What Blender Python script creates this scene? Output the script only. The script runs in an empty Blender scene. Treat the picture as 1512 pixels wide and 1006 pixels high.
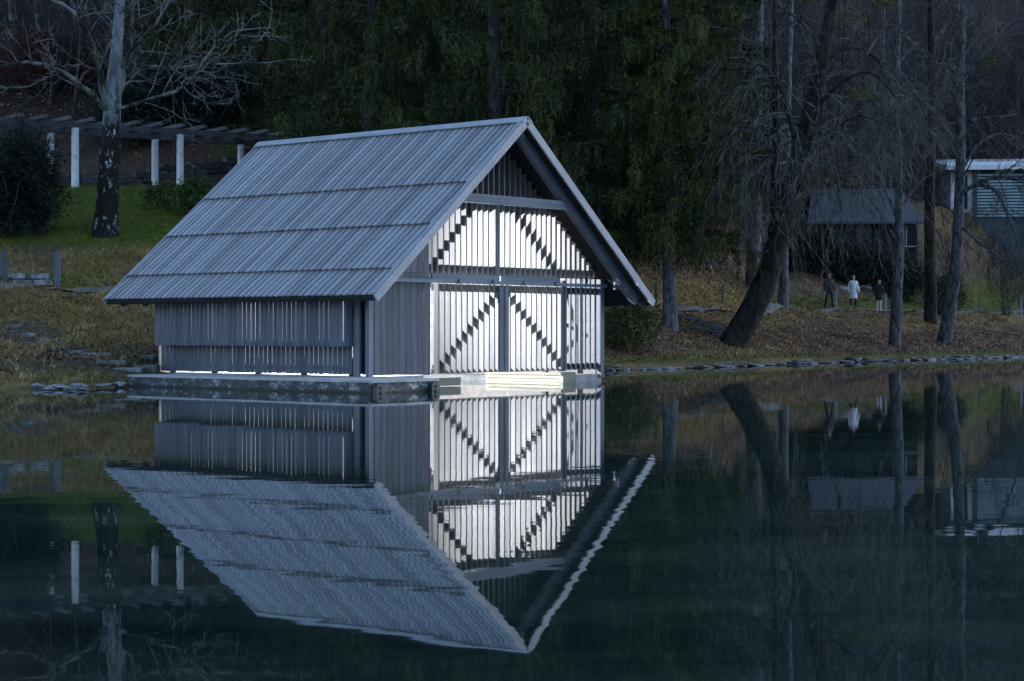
import bpy, math, random
import numpy as np
from mathutils import Vector, Matrix

random.seed(7)
rng = np.random.default_rng(11)
R = math.radians
PI = math.pi
sc = bpy.context.scene
col = sc.collection

# ------------------------------------------------------------------ camera
EYE = 1.177
cam_d = bpy.data.cameras.new('camera')
cam = bpy.data.objects.new('camera', cam_d)
col.objects.link(cam)
cam.location = (0, 0, EYE)
cam.rotation_euler = (R(90), 0, 0)
cam_d.sensor_width = 36.0
cam_d.lens = 2744.5 / 1512 * 36
cam_d.shift_y = -15 / 1512
cam_d.clip_end = 3000
sc.camera = cam

# ------------------------------------------------------------------ sky, sun, exposure
SUN_EL, SUN_AZ = R(25), R(60)          # dusk: the sun is low behind the wooded hill
w = bpy.data.worlds.new('World')
sc.world = w
w.use_nodes = True
nt = w.node_tree
bg = nt.nodes['Background']
sky = nt.nodes.new('ShaderNodeTexSky')
sky.sky_type = 'NISHITA'
sky.sun_disc = False
sky.sun_elevation = SUN_EL
sky.sun_rotation = SUN_AZ
sky.ozone_density = 1.8
sky.dust_density = 0.3
nt.links.new(sky.outputs[0], bg.inputs[0])
bg.inputs[1].default_value = 0.12
sun_d = bpy.data.lights.new('sun', 'SUN')
sun_d.energy = 0.05
sun_d.angle = R(10)
sun_d.color = (1.0, 0.95, 0.9)
sun = bpy.data.objects.new('sun', sun_d)
col.objects.link(sun)
sdir = Vector((math.sin(SUN_AZ) * math.cos(SUN_EL), math.cos(SUN_AZ) * math.cos(SUN_EL), math.sin(SUN_EL)))
sun.rotation_euler = sdir.to_track_quat('Z', 'Y').to_euler()
sc.view_settings.view_transform = 'Standard'
sc.view_settings.look = 'None'
sc.view_settings.gamma = 1.0
sc.view_settings.use_curve_mapping = False
sc.view_settings.exposure = 1.65
sc.cycles.max_bounces = 6
sc.cycles.diffuse_bounces = 1
sc.cycles.glossy_bounces = 3
sc.cycles.sample_clamp_indirect = 4.0
LAMP_WATTS = 2600

# ------------------------------------------------------------------ helpers: tagging
def tag(o, label=None, cat=None, group=None, kind=None):
    if label: o['label'] = label
    if cat: o['category'] = cat
    if group: o['group'] = group
    if kind: o['kind'] = kind
    return o

def empty(name, loc=(0, 0, 0), rz=0.0, label=None, cat=None, group=None):
    o = bpy.data.objects.new(name, None)
    o.empty_display_size = 0.3
    col.objects.link(o)
    o.location = loc
    o.rotation_euler = (0, 0, rz)
    return tag(o, label, cat, group)

def copy_tree(o, parent=None):
    c = o.copy()
    col.objects.link(c)
    if parent: c.parent = parent
    for ch in list(o.children):
        copy_tree(ch, c)
    return c

# ------------------------------------------------------------------ helpers: materials
def mat(name):
    m = bpy.data.materials.new(name)
    m.use_nodes = True
    return m, m.node_tree, m.node_tree.nodes['Principled BSDF']

def ramp(t, stops, fac=None):
    n = t.nodes.new('ShaderNodeValToRGB')
    el = n.color_ramp.elements
    while len(el) < len(stops): el.new(0.5)
    for e, (p, c) in zip(el, stops):
        e.position = p
        e.color = (*c, 1) if len(c) == 3 else c
    if fac is not None: t.links.new(fac, n.inputs[0])
    return n

def noise(t, scale, detail=4, vec=None, rough=0.6):
    n = t.nodes.new('ShaderNodeTexNoise')
    n.inputs['Scale'].default_value = scale
    n.inputs['Detail'].default_value = detail
    n.inputs['Roughness'].default_value = rough
    if vec is not None: t.links.new(vec, n.inputs['Vector'])
    return n

def mapping(t, scale, out='Object', loc=(0, 0, 0)):
    tc = t.nodes.new('ShaderNodeTexCoord')
    mp = t.nodes.new('ShaderNodeMapping')
    mp.inputs['Scale'].default_value = scale
    mp.inputs['Location'].default_value = loc
    t.links.new(tc.outputs[out], mp.inputs[0])
    return mp.outputs[0]

def mix(t, a, b, fac, mode='MIX'):
    n = t.nodes.new('ShaderNodeMix')
    n.data_type = 'RGBA'
    n.blend_type = mode
    for i, v in ((6, a), (7, b)):
        if isinstance(v, tuple): n.inputs[i].default_value = (*v, 1)
        else: t.links.new(v, n.inputs[i])
    if isinstance(fac, (int, float)): n.inputs[0].default_value = fac
    else: t.links.new(fac, n.inputs[0])
    return n.outputs[2]

def bump(t, b, height, strength=0.4, dist=0.02):
    n = t.nodes.new('ShaderNodeBump')
    n.inputs['Strength'].default_value = strength
    n.inputs['Distance'].default_value = dist
    t.links.new(height, n.inputs['Height'])
    t.links.new(n.outputs[0], b.inputs['Normal'])

def wood(name, dark, mid, light, rough=0.75, var=0.5, spec=0.3):
    """weathered board: long axis of every board is its own local X"""
    m, t, b = mat(name)
    v = mapping(t, (0.6, 14, 14))
    oi = t.nodes.new('ShaderNodeObjectInfo')
    add = t.nodes.new('ShaderNodeVectorMath')
    sc_ = t.nodes.new('ShaderNodeVectorMath'); sc_.operation = 'SCALE'
    comb = t.nodes.new('ShaderNodeCombineXYZ')
    for i in range(3): t.links.new(oi.outputs['Random'], comb.inputs[i])
    t.links.new(comb.outputs[0], sc_.inputs[0]); sc_.inputs['Scale'].default_value = 37.0
    t.links.new(v, add.inputs[0]); t.links.new(sc_.outputs[0], add.inputs[1])
    n1 = noise(t, 1.0, 6, add.outputs[0], 0.65)
    n2 = noise(t, 0.9, 3, mapping(t, (1.3, 2.5, 2.5)))
    c1 = ramp(t, [(0.25, dark), (0.5, mid), (0.78, light)], n1.outputs[0])
    c2 = ramp(t, [(0.3, (0.72, 0.72, 0.72)), (0.7, (1.12, 1.1, 1.08))], n2.outputs[0])
    c = mix(t, c1.outputs[0], c2.outputs[0], 0.8, 'MULTIPLY')
    lo, hi = 1 - var, 1 + var * 0.7
    vr = ramp(t, [(0.0, (lo, lo, lo * 1.02)), (0.5, (1, .98, .97)), (1.0, (hi, hi, hi))], oi.outputs['Random'])
    c = mix(t, c, vr.outputs[0], 1.0, 'MULTIPLY')
    t.links.new(c, b.inputs['Base Color'])
    b.inputs['Roughness'].default_value = rough
    b.inputs['Specular IOR Level'].default_value = spec
    bump(t, b, n1.outputs[0], 0.35, 0.01)
    return m

def leafmat(name, a, b_, c, attr=None, trans=0.15):
    """foliage: colour varies from clump to clump with position"""
    m, t, b = mat(name)
    n = noise(t, 0.7, 3, mapping(t, (1, 1, 1)), 0.7)
    n2 = noise(t, 9.0, 2, mapping(t, (1, 1, 1)))
    r1 = ramp(t, [(0.3, a), (0.52, b_), (0.75, c)], n.outputs[0])
    gi = t.nodes.new('ShaderNodeNewGeometry')
    r2 = ramp(t, [(0.0, (0.35, 0.38, 0.4)), (0.6, (1.0, 1.0, 1.0)), (1.0, (2.0, 1.9, 1.7))], gi.outputs['Random Per Island'])
    oi = t.nodes.new('ShaderNodeObjectInfo')
    r3 = ramp(t, [(0.0, (0.62, 0.72, 0.85)), (0.5, (1.0, 1.0, 1.0)), (1.0, (1.35, 1.2, 0.9))], oi.outputs['Random'])
    c = mix(t, r1.outputs[0], r2.outputs[0], 1.0, 'MULTIPLY')
    t.links.new(mix(t, c, r3.outputs[0], 1.0, 'MULTIPLY'), b.inputs['Base Color'])
    b.inputs['Roughness'].default_value = 0.6
    b.inputs['Specular IOR Level'].default_value = 0.25
    return m

def bark(name, dark, light, spots=None, scale=6.0, thr=(0.42, 0.62), zfade=None):
    m, t, b = mat(name)
    v = mapping(t, (1, 1, 0.35))
    n1 = noise(t, scale, 6, v, 0.7)
    r = ramp(t, [(thr[0], dark), (thr[1], light)], n1.outputs[0])
    c = r.outputs[0]
    if zfade:      # moss and soot-dark bark at the foot gives way to smooth pale bark above
        tc = t.nodes.new('ShaderNodeTexCoord')
        sx = t.nodes.new('ShaderNodeSeparateXYZ')
        t.links.new(tc.outputs['Object'], sx.inputs[0])
        mr = t.nodes.new('ShaderNodeMapRange')
        mr.inputs[1].default_value, mr.inputs[2].default_value = zfade[0], zfade[1]
        nz = noise(t, 1.6, 5, mapping(t, (1.6, 1.6, 0.6)), 0.8)
        mz = t.nodes.new('ShaderNodeMath'); mz.operation = 'MULTIPLY_ADD'
        t.links.new(nz.outputs[0], mz.inputs[0]); mz.inputs[1].default_value = 5.0
        t.links.new(sx.outputs[2], mz.inputs[2]); t.links.new(mz.outputs[0], mr.inputs[0])
        nb = noise(t, 4.5, 6, mapping(t, (1.2, 1.2, 0.7)), 0.8)
        rb = ramp(t, [(0.57, zfade[2]), (0.63, zfade[3])], nb.outputs[0])
        c = mix(t, rb.outputs[0], c, mr.outputs[0])
    if spots:
        ns = noise(t, 4.0, 3, mapping(t, (1, 1, 1)))
        rs = ramp(t, [(0.6, (0, 0, 0)), (0.66, (1, 1, 1))], ns.outputs[0])
        c = mix(t, c, spots, rs.outputs[0])
    t.links.new(c, b.inputs['Base Color'])
    b.inputs['Roughness'].default_value = 0.9
    b.inputs['Specular IOR Level'].default_value = 0.15
    bump(t, b, n1.outputs[0], 0.7, 0.04)
    return m

def stone(name, dark, light, scale=3.0, rough=0.85, moss=None):
    m, t, b = mat(name)
    n1 = noise(t, scale, 7, mapping(t, (1, 1, 1)), 0.7)
    oi = t.nodes.new('ShaderNodeObjectInfo')
    r = ramp(t, [(0.3, dark), (0.7, light)], n1.outputs[0])
    vr = ramp(t, [(0, (0.6, 0.6, 0.6)), (1, (1.3, 1.3, 1.3))], oi.outputs['Random'])
    c = mix(t, r.outputs[0], vr.outputs[0], 1.0, 'MULTIPLY')
    if moss:
        ns = noise(t, scale * 0.8, 5, mapping(t, (1, 1, 1), loc=(5, 2, 1)), 0.7)
        rs = ramp(t, [(0.5, (0, 0, 0)), (0.6, (1, 1, 1))], ns.outputs[0])
        c = mix(t, c, moss, rs.outputs[0])
    t.links.new(c, b.inputs['Base Color'])
    b.inputs['Roughness'].default_value = rough
    bump(t, b, n1.outputs[0], 0.6, 0.03)
    return m

def plain(name, c, rough=0.6, metal=0.0, emit=None, es=1.0):
    m, t, b = mat(name)
    n1 = noise(t, 5.0, 4, mapping(t, (1, 1, 1)))
    r = ramp(t, [(0.3, tuple(x * 0.85 for x in c)), (0.7, tuple(min(1, x * 1.12) for x in c))], n1.outputs[0])
    t.links.new(r.outputs[0], b.inputs['Base Color'])
    b.inputs['Roughness'].default_value = rough
    b.inputs['Metallic'].default_value = metal
    if emit:
        b.inputs['Emission Color'].default_value = (*emit, 1)
        b.inputs['Emission Strength'].default_value = es
    return m

M = {}
M['roof_wood'] = wood('roof_wood', (0.250, 0.252, 0.268), (0.296, 0.298, 0.316), (0.335, 0.336, 0.356), 0.5, 0.33, 0.5)
M['roof_deck'] = wood('roof_deck', (0.012, 0.012, 0.013), (0.02, 0.02, 0.022), (0.03, 0.03, 0.032), 0.9, 0.1)
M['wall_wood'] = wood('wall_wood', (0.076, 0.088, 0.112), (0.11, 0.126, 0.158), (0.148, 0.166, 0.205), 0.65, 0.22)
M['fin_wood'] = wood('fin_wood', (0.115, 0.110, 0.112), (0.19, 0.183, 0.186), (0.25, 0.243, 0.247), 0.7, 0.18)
M['inner_wood'] = wood('inner_wood', (0.12, 0.115, 0.115), (0.18, 0.172, 0.17), (0.24, 0.23, 0.225), 0.8, 0.15)
M['beam_wood'] = wood('beam_wood', (0.105, 0.122, 0.155), (0.17, 0.195, 0.24), (0.245, 0.275, 0.33), 0.7, 0.15)
M['dark_wood'] = wood('dark_wood', (0.035, 0.036, 0.04), (0.06, 0.062, 0.068), (0.09, 0.09, 0.10), 0.8, 0.2)
M['pale_wood'] = wood('pale_wood', (0.13, 0.12, 0.09), (0.22, 0.21, 0.17), (0.32, 0.31, 0.26), 0.7, 0.15)
M['trim_wood'] = wood('trim_wood', (0.25, 0.27, 0.305), (0.34, 0.362, 0.40), (0.43, 0.455, 0.50), 0.55, 0.08)
M['pergola_wood'] = wood('pergola_wood', (0.06, 0.06, 0.07), (0.095, 0.093, 0.105), (0.13, 0.125, 0.14), 0.8, 0.3)
M['concrete'] = stone('concrete', (0.20, 0.205, 0.21), (0.42, 0.42, 0.43), 2.5)
m, t, b = mat('dock_concrete')       # old concrete: dark wet band at the waterline, pale lime streaks above
n1 = noise(t, 3.6, 8, mapping(t, (1, 1, 1)), 0.75)
n2 = noise(t, 2.6, 6, mapping(t, (1.4, 1.4, 2.2), loc=(3, 7, 1)), 0.8)
r1 = ramp(t, [(0.3, (0.012, 0.013, 0.015)), (0.7, (0.11, 0.112, 0.118))], n1.outputs[0])
lime = ramp(t, [(0.53, (0, 0, 0)), (0.60, (1, 1, 1))], n2.outputs[0])
c = mix(t, r1.outputs[0], (0.42, 0.42, 0.43), lime.outputs[0])
tc = t.nodes.new('ShaderNodeTexCoord'); sx = t.nodes.new('ShaderNodeSeparateXYZ'); t.links.new(tc.outputs['Object'], sx.inputs[0])
mz = t.nodes.new('ShaderNodeMath'); mz.operation = 'MULTIPLY_ADD'; t.links.new(n1.outputs[0], mz.inputs[0]); mz.inputs[1].default_value = 0.12; t.links.new(sx.outputs[2], mz.inputs[2])
wet = ramp(t, [(0.085, (1, 1, 1)), (0.13, (0, 0, 0))], mz.outputs[0])
c = mix(t, c, (0.03, 0.033, 0.02), wet.outputs[0])
t.links.new(c, b.inputs['Base Color']); b.inputs['Roughness'].default_value = 0.7
bump(t, b, n1.outputs[0], 0.8, 0.04)
M['dock_concrete'] = m
M['dock_top'] = stone('dock_top', (0.3, 0.3, 0.3), (0.6, 0.6, 0.59), 2.5, 0.8)
M['rubber'] = plain('rubber', (0.03, 0.035, 0.045), 0.5)
M['shore_rock'] = stone('shore_rock', (0.10, 0.105, 0.115), (0.34, 0.345, 0.36), 4.0, 0.7, (0.05, 0.055, 0.035))
M['step_stone'] = stone('step_stone', (0.12, 0.125, 0.13), (0.40, 0.41, 0.42), 5.0, 0.8, (0.09, 0.10, 0.07))
M['pillar_white'] = plain('pillar_white', (0.78, 0.77, 0.78), .7)
M['wall_stone'] = stone('wall_stone', (0.04, 0.04, 0.042), (0.11, 0.11, 0.115), 4.0)
M['spruce'] = leafmat('spruce', (0.020, 0.034, 0.014), (0.048, 0.062, 0.018), (0.115, 0.115, 0.024))
M['yew'] = leafmat('yew', (0.010, 0.016, 0.014), (0.018, 0.028, 0.022), (0.03, 0.042, 0.032))
M['bush'] = leafmat('bush', (0.02, 0.04, 0.012), (0.04, 0.075, 0.02), (0.08, 0.12, 0.03))
M['mistletoe'] = leafmat('mistletoe', (0.05, 0.06, 0.012), (0.085, 0.095, 0.02), (0.12, 0.12, 0.03))
M['dry_leaf'] = leafmat('dry_leaf', (0.07, 0.025, 0.018), (0.13, 0.05, 0.032), (0.2, 0.09, 0.055))
M['beech_bark'] = bark('beech_bark', (0.10, 0.105, 0.11), (0.30, 0.31, 0.33), scale=5.0, thr=(0.38, 0.7),
                       zfade=(5.9, 6.6, (0.015, 0.014, 0.013), (0.5, 0.5, 0.5)))
M['twig_pale'] = bark('twig_pale', (0.06, 0.058, 0.055), (0.27, 0.265, 0.26), scale=3.0)
M['twig_dark'] = bark('twig_dark', (0.022, 0.021, 0.02), (0.17, 0.16, 0.14), scale=3.0)
M['twig_wood'] = bark('twig_wood', (0.028, 0.023, 0.026), (0.10, 0.083, 0.086), scale=2.0)
M['spruce_bark'] = bark('spruce_bark', (0.10, 0.10, 0.11), (0.27, 0.27, 0.29), scale=9.0)
M['foot_bark'] = bark('foot_bark', (0.05, 0.05, 0.055), (0.19, 0.19, 0.205), scale=9.0)
M['inner_bark'] = bark('inner_bark', (0.03, 0.028, 0.027), (0.085, 0.08, 0.078), scale=9.0)
M['limb_bark'] = bark('limb_bark', (0.022, 0.022, 0.016), (0.22, 0.22, 0.21), scale=1.6, thr=(.45,.62))
M['grey_bark'] = bark('grey_bark', (0.03, 0.03, 0.033), (0.14, 0.143, 0.155), scale=7.0)
M['moss_bark'] = bark('moss_bark', (0.010, 0.010, 0.009), (0.045, 0.043, 0.034), scale=6.0)
M['root'] = bark('root', (0.08, 0.075, 0.08), (0.24, 0.235, 0.24), scale=6.0)

# ------------------------------------------------------------------ helpers: geometry
class Geo:
    """collects vertices and faces of ONE mesh"""
    def __init__(s):
        s.v, s.q, s.t, s.n = [], [], [], 0
        s.qm, s.tm = [], []
    def add(s, v, q=None, t=None, m=0):
        v = np.asarray(v, float).reshape(-1, 3)
        s.v.append(v)
        if q is not None and len(q):
            q = np.asarray(q).reshape(-1, 4); s.q.append(q + s.n); s.qm.append(np.full(len(q), m))
        if t is not None and len(t):
            t = np.asarray(t).reshape(-1, 3); s.t.append(t + s.n); s.tm.append(np.full(len(t), m))
        s.n += len(v)
        return s
    def box(s, lo, hi, m=0):
        x0, y0, z0 = lo; x1, y1, z1 = hi
        v = [(x0,y0,z0),(x1,y0,z0),(x1,y1,z0),(x0,y1,z0),(x0,y0,z1),(x1,y0,z1),(x1,y1,z1),(x0,y1,z1)]
        q = [(0,3,2,1),(4,5,6,7),(0,1,5,4),(1,2,6,5),(2,3,7,6),(3,0,4,7)]
        return s.add(v, q, None, m)
    def hexa(s, v, m=0):
        q = [(0,3,2,1),(4,5,6,7),(0,1,5,4),(1,2,6,5),(2,3,7,6),(3,0,4,7)]
        return s.add(v, q, None, m)
    def bar(s, p0, p1, wdt, hgt, m=0):
        p0, p1 = np.array(p0, float), np.array(p1, float)
        d = p1 - p0; d /= np.linalg.norm(d)
        side = np.cross((0, 0, 1), d)
        if np.linalg.norm(side) < 1e-3: side = np.array((0, 1.0, 0))
        side /= np.linalg.norm(side); up = np.cross(d, side)
        a, b = side * wdt / 2, up * hgt / 2
        return s.hexa([p0-a-b, p1-a-b, p1+a-b, p0+a-b, p0-a+b, p1-a+b, p1+a+b, p0+a+b], m)
    def tubes(s, P, Rr, k=5, m=0, cap=False):
        """P (B,N,3), Rr (B,N)"""
        P = np.asarray(P, float); Rr = np.asarray(Rr, float)
        if P.ndim == 2: P = P[None]; Rr = Rr[None]
        B, N, _ = P.shape
        d = np.gradient(P, axis=1)
        d /= np.linalg.norm(d, axis=2, keepdims=True) + 1e-9
        ref = np.where(np.abs(d[..., 2:3]) < 0.9, np.array([0, 0, 1.0]), np.array([1.0, 0, 0]))
        ref = np.repeat(ref[:, :1], N, axis=1)
        u = np.cross(d, ref); u /= np.linalg.norm(u, axis=2, keepdims=True) + 1e-9
        w_ = np.cross(d, u)
        an = np.arange(k) * 2 * PI / k
        V = (P[:, :, None] + Rr[:, :, None, None] * (np.cos(an)[None, None, :, None] * u[:, :, None] +
             np.sin(an)[None, None, :, None] * w_[:, :, None]))
        idx = np.arange(B * N * k).reshape(B, N, k)
        a = idx[:, :-1]; b = idx[:, 1:]
        q = np.stack([a, np.roll(a, -1, 2), np.roll(b, -1, 2), b], -1).reshape(-1, 4)
        s.add(V.reshape(-1, 3), q, None, m)
        if cap:
            for bb in range(B):
                for e in (0, N - 1):
                    c = np.vstack([V[bb, e], P[bb, e]])
                    tr = [(i, (i + 1) % k, k) for i in range(k)]
                    if e == 0: tr = [(y, x, z) for x, y, z in tr]
                    s.add(c, None, tr, m)
        return s
    def mesh(s, name, mats, smooth=False):
        me = bpy.data.meshes.new(name)
        V = np.concatenate(s.v) if s.v else np.zeros((0, 3))
        Q = np.concatenate(s.q) if s.q else np.zeros((0, 4), int)
        T = np.concatenate(s.t) if s.t else np.zeros((0, 3), int)
        me.vertices.add(len(V)); me.vertices.foreach_set('co', V.astype(np.float32).ravel())
        nl = Q.size + T.size
        me.loops.add(nl)
        me.loops.foreach_set('vertex_index', np.concatenate([Q.ravel(), T.ravel()]).astype(np.int32))
        me.polygons.add(len(Q) + len(T))
        st = np.concatenate([np.arange(len(Q)) * 4, Q.size + np.arange(len(T)) * 3]).astype(np.int32)
        me.polygons.foreach_set('loop_start', st)
        mi = np.concatenate((s.qm or [np.zeros(0)]) + (s.tm or [np.zeros(0)]))
        me.polygons.foreach_set('material_index', mi.astype(np.int32))
        me.polygons.foreach_set('use_smooth', np.full(len(Q) + len(T), smooth))
        for m in (mats if isinstance(mats, (list, tuple)) else [mats]): me.materials.append(m)
        me.update(calc_edges=True)
        return me
    def build(s, name, mats, parent=None, smooth=False, loc=None):
        o = bpy.data.objects.new(name, s.mesh(name, mats, smooth))
        col.objects.link(o)
        if parent: o.parent = parent
        if loc is not None: o.location = loc
        return o

def obj(name, me, parent=None, mtx=None):
    o = bpy.data.objects.new(name, me)
    col.objects.link(o)
    if parent: o.parent = parent
    if mtx is not None: o.matrix_basis = mtx
    return o

_bcache = {}
def beam(name, p0, p1, wdt, hgt, m, parent, up=(0, 0, 1), cut=None):
    """a board or beam from p0 to p1: its own object, long axis = local X. wdt across (side), hgt along `up`."""
    p0, p1 = Vector(p0), Vector(p1)
    L = (p1 - p0).length
    key = (round(L, 4), round(wdt, 4), round(hgt, 4), m.name)
    me = _bcache.get(key)
    if me is None:
        me = _bcache[key] = Geo().box((-L / 2, -wdt / 2, -hgt / 2), (L / 2, wdt / 2, hgt / 2)).mesh(name, m)
    X = (p1 - p0).normalized()
    Y = Vector(up).cross(X)
    if Y.length < 1e-4: Y = Vector((0, 1, 0))
    Y.normalize(); Z = X.cross(Y)
    c = (p0 + p1) / 2
    mt = Matrix(((X.x, Y.x, Z.x, c.x), (X.y, Y.y, Z.y, c.y), (X.z, Y.z, Z.z, c.z), (0, 0, 0, 1)))
    return obj(name, me, parent, mt)

# value noise
_vn = rng.random((256, 256))
def vnoise(x, y):
    xi = np.floor(x).astype(int); yi = np.floor(y).astype(int)
    fx = x - xi; fy = y - yi
    fx = fx * fx * (3 - 2 * fx); fy = fy * fy * (3 - 2 * fy)
    g = lambda a, b: _vn[a % 256, b % 256]
    return (g(xi, yi) * (1 - fx) * (1 - fy) + g(xi + 1, yi) * fx * (1 - fy) +
            g(xi, yi + 1) * (1 - fx) * fy + g(xi + 1, yi + 1) * fx * fy) - 0.5
def fbm(x, y, o=4):
    s = 0; a = 1
    for i in range(o):
        s = s + a * vnoise(x * 2 ** i + 17 * i, y * 2 ** i + 31 * i); a *= 0.5
    return s

F, YH = 2744.5, 488.0
def at(u, v, D):                     # a point seen in the photograph, at a known distance
    return ((u - 756) / F * D, D, EYE + (YH - v) / F * D)

# ------------------------------------------------------------------ terrain
SX = np.array([-300, -60, -30, -12, -8.7, -7.8, -6.5, -2.9, 2.5, 5.0, 10.7, 12.6, 14.8, 17.6, 22.2, 40, 90, 300])
SY = np.array([30, 34, 35.6, 37.0, 38.0, 40.4, 42.6, 47.6, 54.0, 56.8, 65.9, 68.7, 71.8, 75.0, 80.8, 108, 150, 200])
def shore(x): return np.interp(x, SX, SY)
PL = np.array([(-60, -3), (-6, -1.6), (-1, -0.5), (-0.02, -0.12), (0.12, 0.14), (0.5, .2), (3, .34), (6, .75), (10, 1.5), (13, 2.2), (15.5, 2.3), (18, 3.4), (20, 4.15),
               (27, 6.1), (31, 6.35), (35, 7.8), (43, 11.6), (60, 21), (100, 43), (160, 68), (400, 90)])
PM = np.array([(-60, -3), (-6, -1.6), (-1, -0.5), (-0.02, -0.12), (0.15, 0.14), (0.8, .22), (2, .5), (5.5, 1.25), (9, 1.9), (11, 1.98), (13, 2.6), (16, 3.6), (25, 7),
               (40, 13), (60, 23), (100, 45), (160, 66), (400, 85)])
PR = np.array([(-60, -3), (-6, -1.6), (-1, -0.5), (-0.02, -0.12), (0.2, 0.14), (0.8, .24), (4, .62), (10, 1.25), (16, 2.08), (19, 2.15), (23, 3.0), (26, 3.7), (30, 4.7),
               (36, 7.6), (45, 10.6), (60, 16.5), (100, 37), (150, 60), (200, 72), (400, 84)])
def height(x, y, rough=True):
    x = np.asarray(x, float); y = np.asarray(y, float)
    d = y - shore(x)
    l, m_, r = (np.interp(d, p[:, 0], p[:, 1]) for p in (PL, PM, PR))
    a = np.clip((x + 8) / 9, 0, 1); b = np.clip((x - 7) / 6, 0, 1)
    a = a * a * (3 - 2 * a); b = b * b * (3 - 2 * b)
    z = l * (1 - a) + m_ * a
    z = z * (1 - b) + r * b
    bx = np.clip((x - 21) / 6, 0, 1); bx = bx * bx * (3 - 2 * bx)
    z = z + bx * np.interp(d, [19, 26, 31, 36, 46], [0, 2.3, 4.0, 2.2, 0])
    if rough:
        amp = np.clip(d / 4, 0, 1)
        lawn = np.clip(1 - np.abs(d - 25) / 9, 0, 1) * (x < 0)
        amp = amp * (1 - 0.75 * lawn)
        z = z + amp * (0.28 * fbm(x * 0.35, y * 0.35, 3) + 0.13 * fbm(x * 1.7, y * 1.7, 3)) + np.clip(d - 40, 0, 40) / 40 * 2.5 * fbm(x * .06, y * .06, 2)
        z = z + np.where(d > 0.12, 0.035 * fbm(x * 5, y * 5, 2), 0)
    return z
def hz(x, y): return float(height(np.array([x]), np.array([y]))[0])

def ground_hit(u, v, d0=24.0, d1=220.0):
    """where the line of sight through a point of the photograph meets the terrain"""
    D = np.arange(d0, d1, .05)
    x = (u - 756) / F * D; zr = EYE + (YH - v) / F * D
    k = np.nonzero((height(x, D) >= zr))[0]
    i = k[0] if len(k) else len(D) - 1
    return (float(x[i]), float(D[i]), float(zr[i]))

def axis(a, lo, hi, b, fine, n1, n2):
    L = lo - (lo - a) * np.linspace(1, 0, n1) ** 2
    Rr = hi + (b - hi) * np.linspace(0, 1, n2) ** 2
    return np.concatenate([L[:-1], np.arange(lo, hi, fine), Rr])
gx = axis(-300, -24, 32, 320, 0.22, 30, 36)
gy = axis(20, 36, 74, 420, 0.22, 8, 90)
X, Y = np.meshgrid(gx, gy, indexing='ij')
Z = height(X, Y)
nx, ny = X.shape
idx = np.arange(nx * ny).reshape(nx, ny)
gq = np.stack([idx[:-1, :-1], idx[1:, :-1], idx[1:, 1:], idx[:-1, 1:]], -1).reshape(-1, 4)
ground = Geo().add(np.stack([X, Y, Z], -1), gq).build('ground', [], None, True)
tag(ground, kind='structure')
# what grows where: lawn / dry grass / dirt / leaf litter (a property of the soil, stored per vertex; alpha darkens the far slope)
def soil(x, y):
    d = y - shore(x)
    n = fbm(x * 0.5, y * 0.5, 4)
    n2 = fbm(x * 0.22 + 50, y * 0.22, 3)
    green = np.zeros_like(x); dry = np.zeros_like(x); dirt = np.zeros_like(x)
    left = 1 - np.clip((x + 6) / 4, 0, 1)
    right = np.clip((x - 9) / 4, 0, 1)
    mid = (1 - left) * (1 - right)
    lawnL = np.clip((d - 18.3) / 1.2, 0, 1) * np.clip((31 - d) / 3, 0, 1)
    green += left * (lawnL * 1.0 + np.clip(1 - abs(d - 16) / 2.5, 0, 1) * np.clip(n * 2 + .4, 0, 1) + np.clip(1 - abs(d - 1.5) / 1.6, 0, 1) * np.clip(n * 2 + .35, 0, 1) * .7)
    dry += left * np.clip((d - 3) / 2, 0, 1) * np.clip((20 - d) / 2, 0, 1) * np.clip(n * 2 + .65, 0, 1) + left * np.clip(1 - d / 1.5, 0, 1) * .8
    dirt += left * np.clip(1 - abs(d - 4) / 2.5, 0, 1) * np.clip(.55 - n * 2, 0, 1)
    dirt += left * np.clip((d - 36) / 4, 0, 1) * .8
    green += mid * np.clip(1 - abs(d - 1) / .8, 0, 1) * .8
    dry += mid * np.clip(1 - abs(d - 12.5) / 3.5, 0, 1) * 1.0 + mid * np.clip(n2 * 3, 0, .5)
    dirt += mid * np.clip(1 - abs(d - 5) / 4, 0, 1) * 1.0 + mid * np.clip((d - 15) / 3, 0, 1)
    green += right * (np.clip(1 - abs(d - 20.5) / 3.2, 0, 1) * 1.1 + np.clip(1 - abs(d - .9) / .8, 0, 1) * .8)
    dry += right * (np.clip(1 - abs(d - 13) / 5, 0, 1) * np.clip(n * 2 + .45, 0, 1) + np.clip((d - 25) / 5, 0, 1) * .55)
    dirt += right * (np.clip(1 - abs(d - 6) / 6, 0, 1) * np.clip(.6 - n * 2, 0, 1) + np.clip((d - 40) / 10, 0, 1) * .8)
    cx, cy, _z = CLEARING
    green = np.maximum(green, np.clip(1.6 - np.hypot((x - cx) / 2.2, (y - cy) / 4.5), 0, 1))
    clear = green * (np.hypot((x - cx) / 2.2, (y - cy) / 4.5) < 1.6)
    far = np.clip((d - np.where(x > 22, 37, np.where(x > 5, 25, 34))) / 6, 0, 1)
    green = np.maximum(green * (1 - far), clear); dirt = dirt * (1 - clear)
    dry *= 1 - .7 * far; dirt = np.maximum(dirt, far)
    soil.humus = np.clip((d - 30) / 12, 0, 1) * (1 - clear)  # darker ground colour, growing with distance from the shore
    return np.clip(green, 0, 1), np.clip(dry, 0, 1), np.clip(dirt, 0, 1)
CLEARING = ground_hit(425, 182)
g_, d_, b_ = soil(X, Y)
ca = ground.data.color_attributes.new('soil', 'FLOAT_COLOR', 'POINT')
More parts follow.
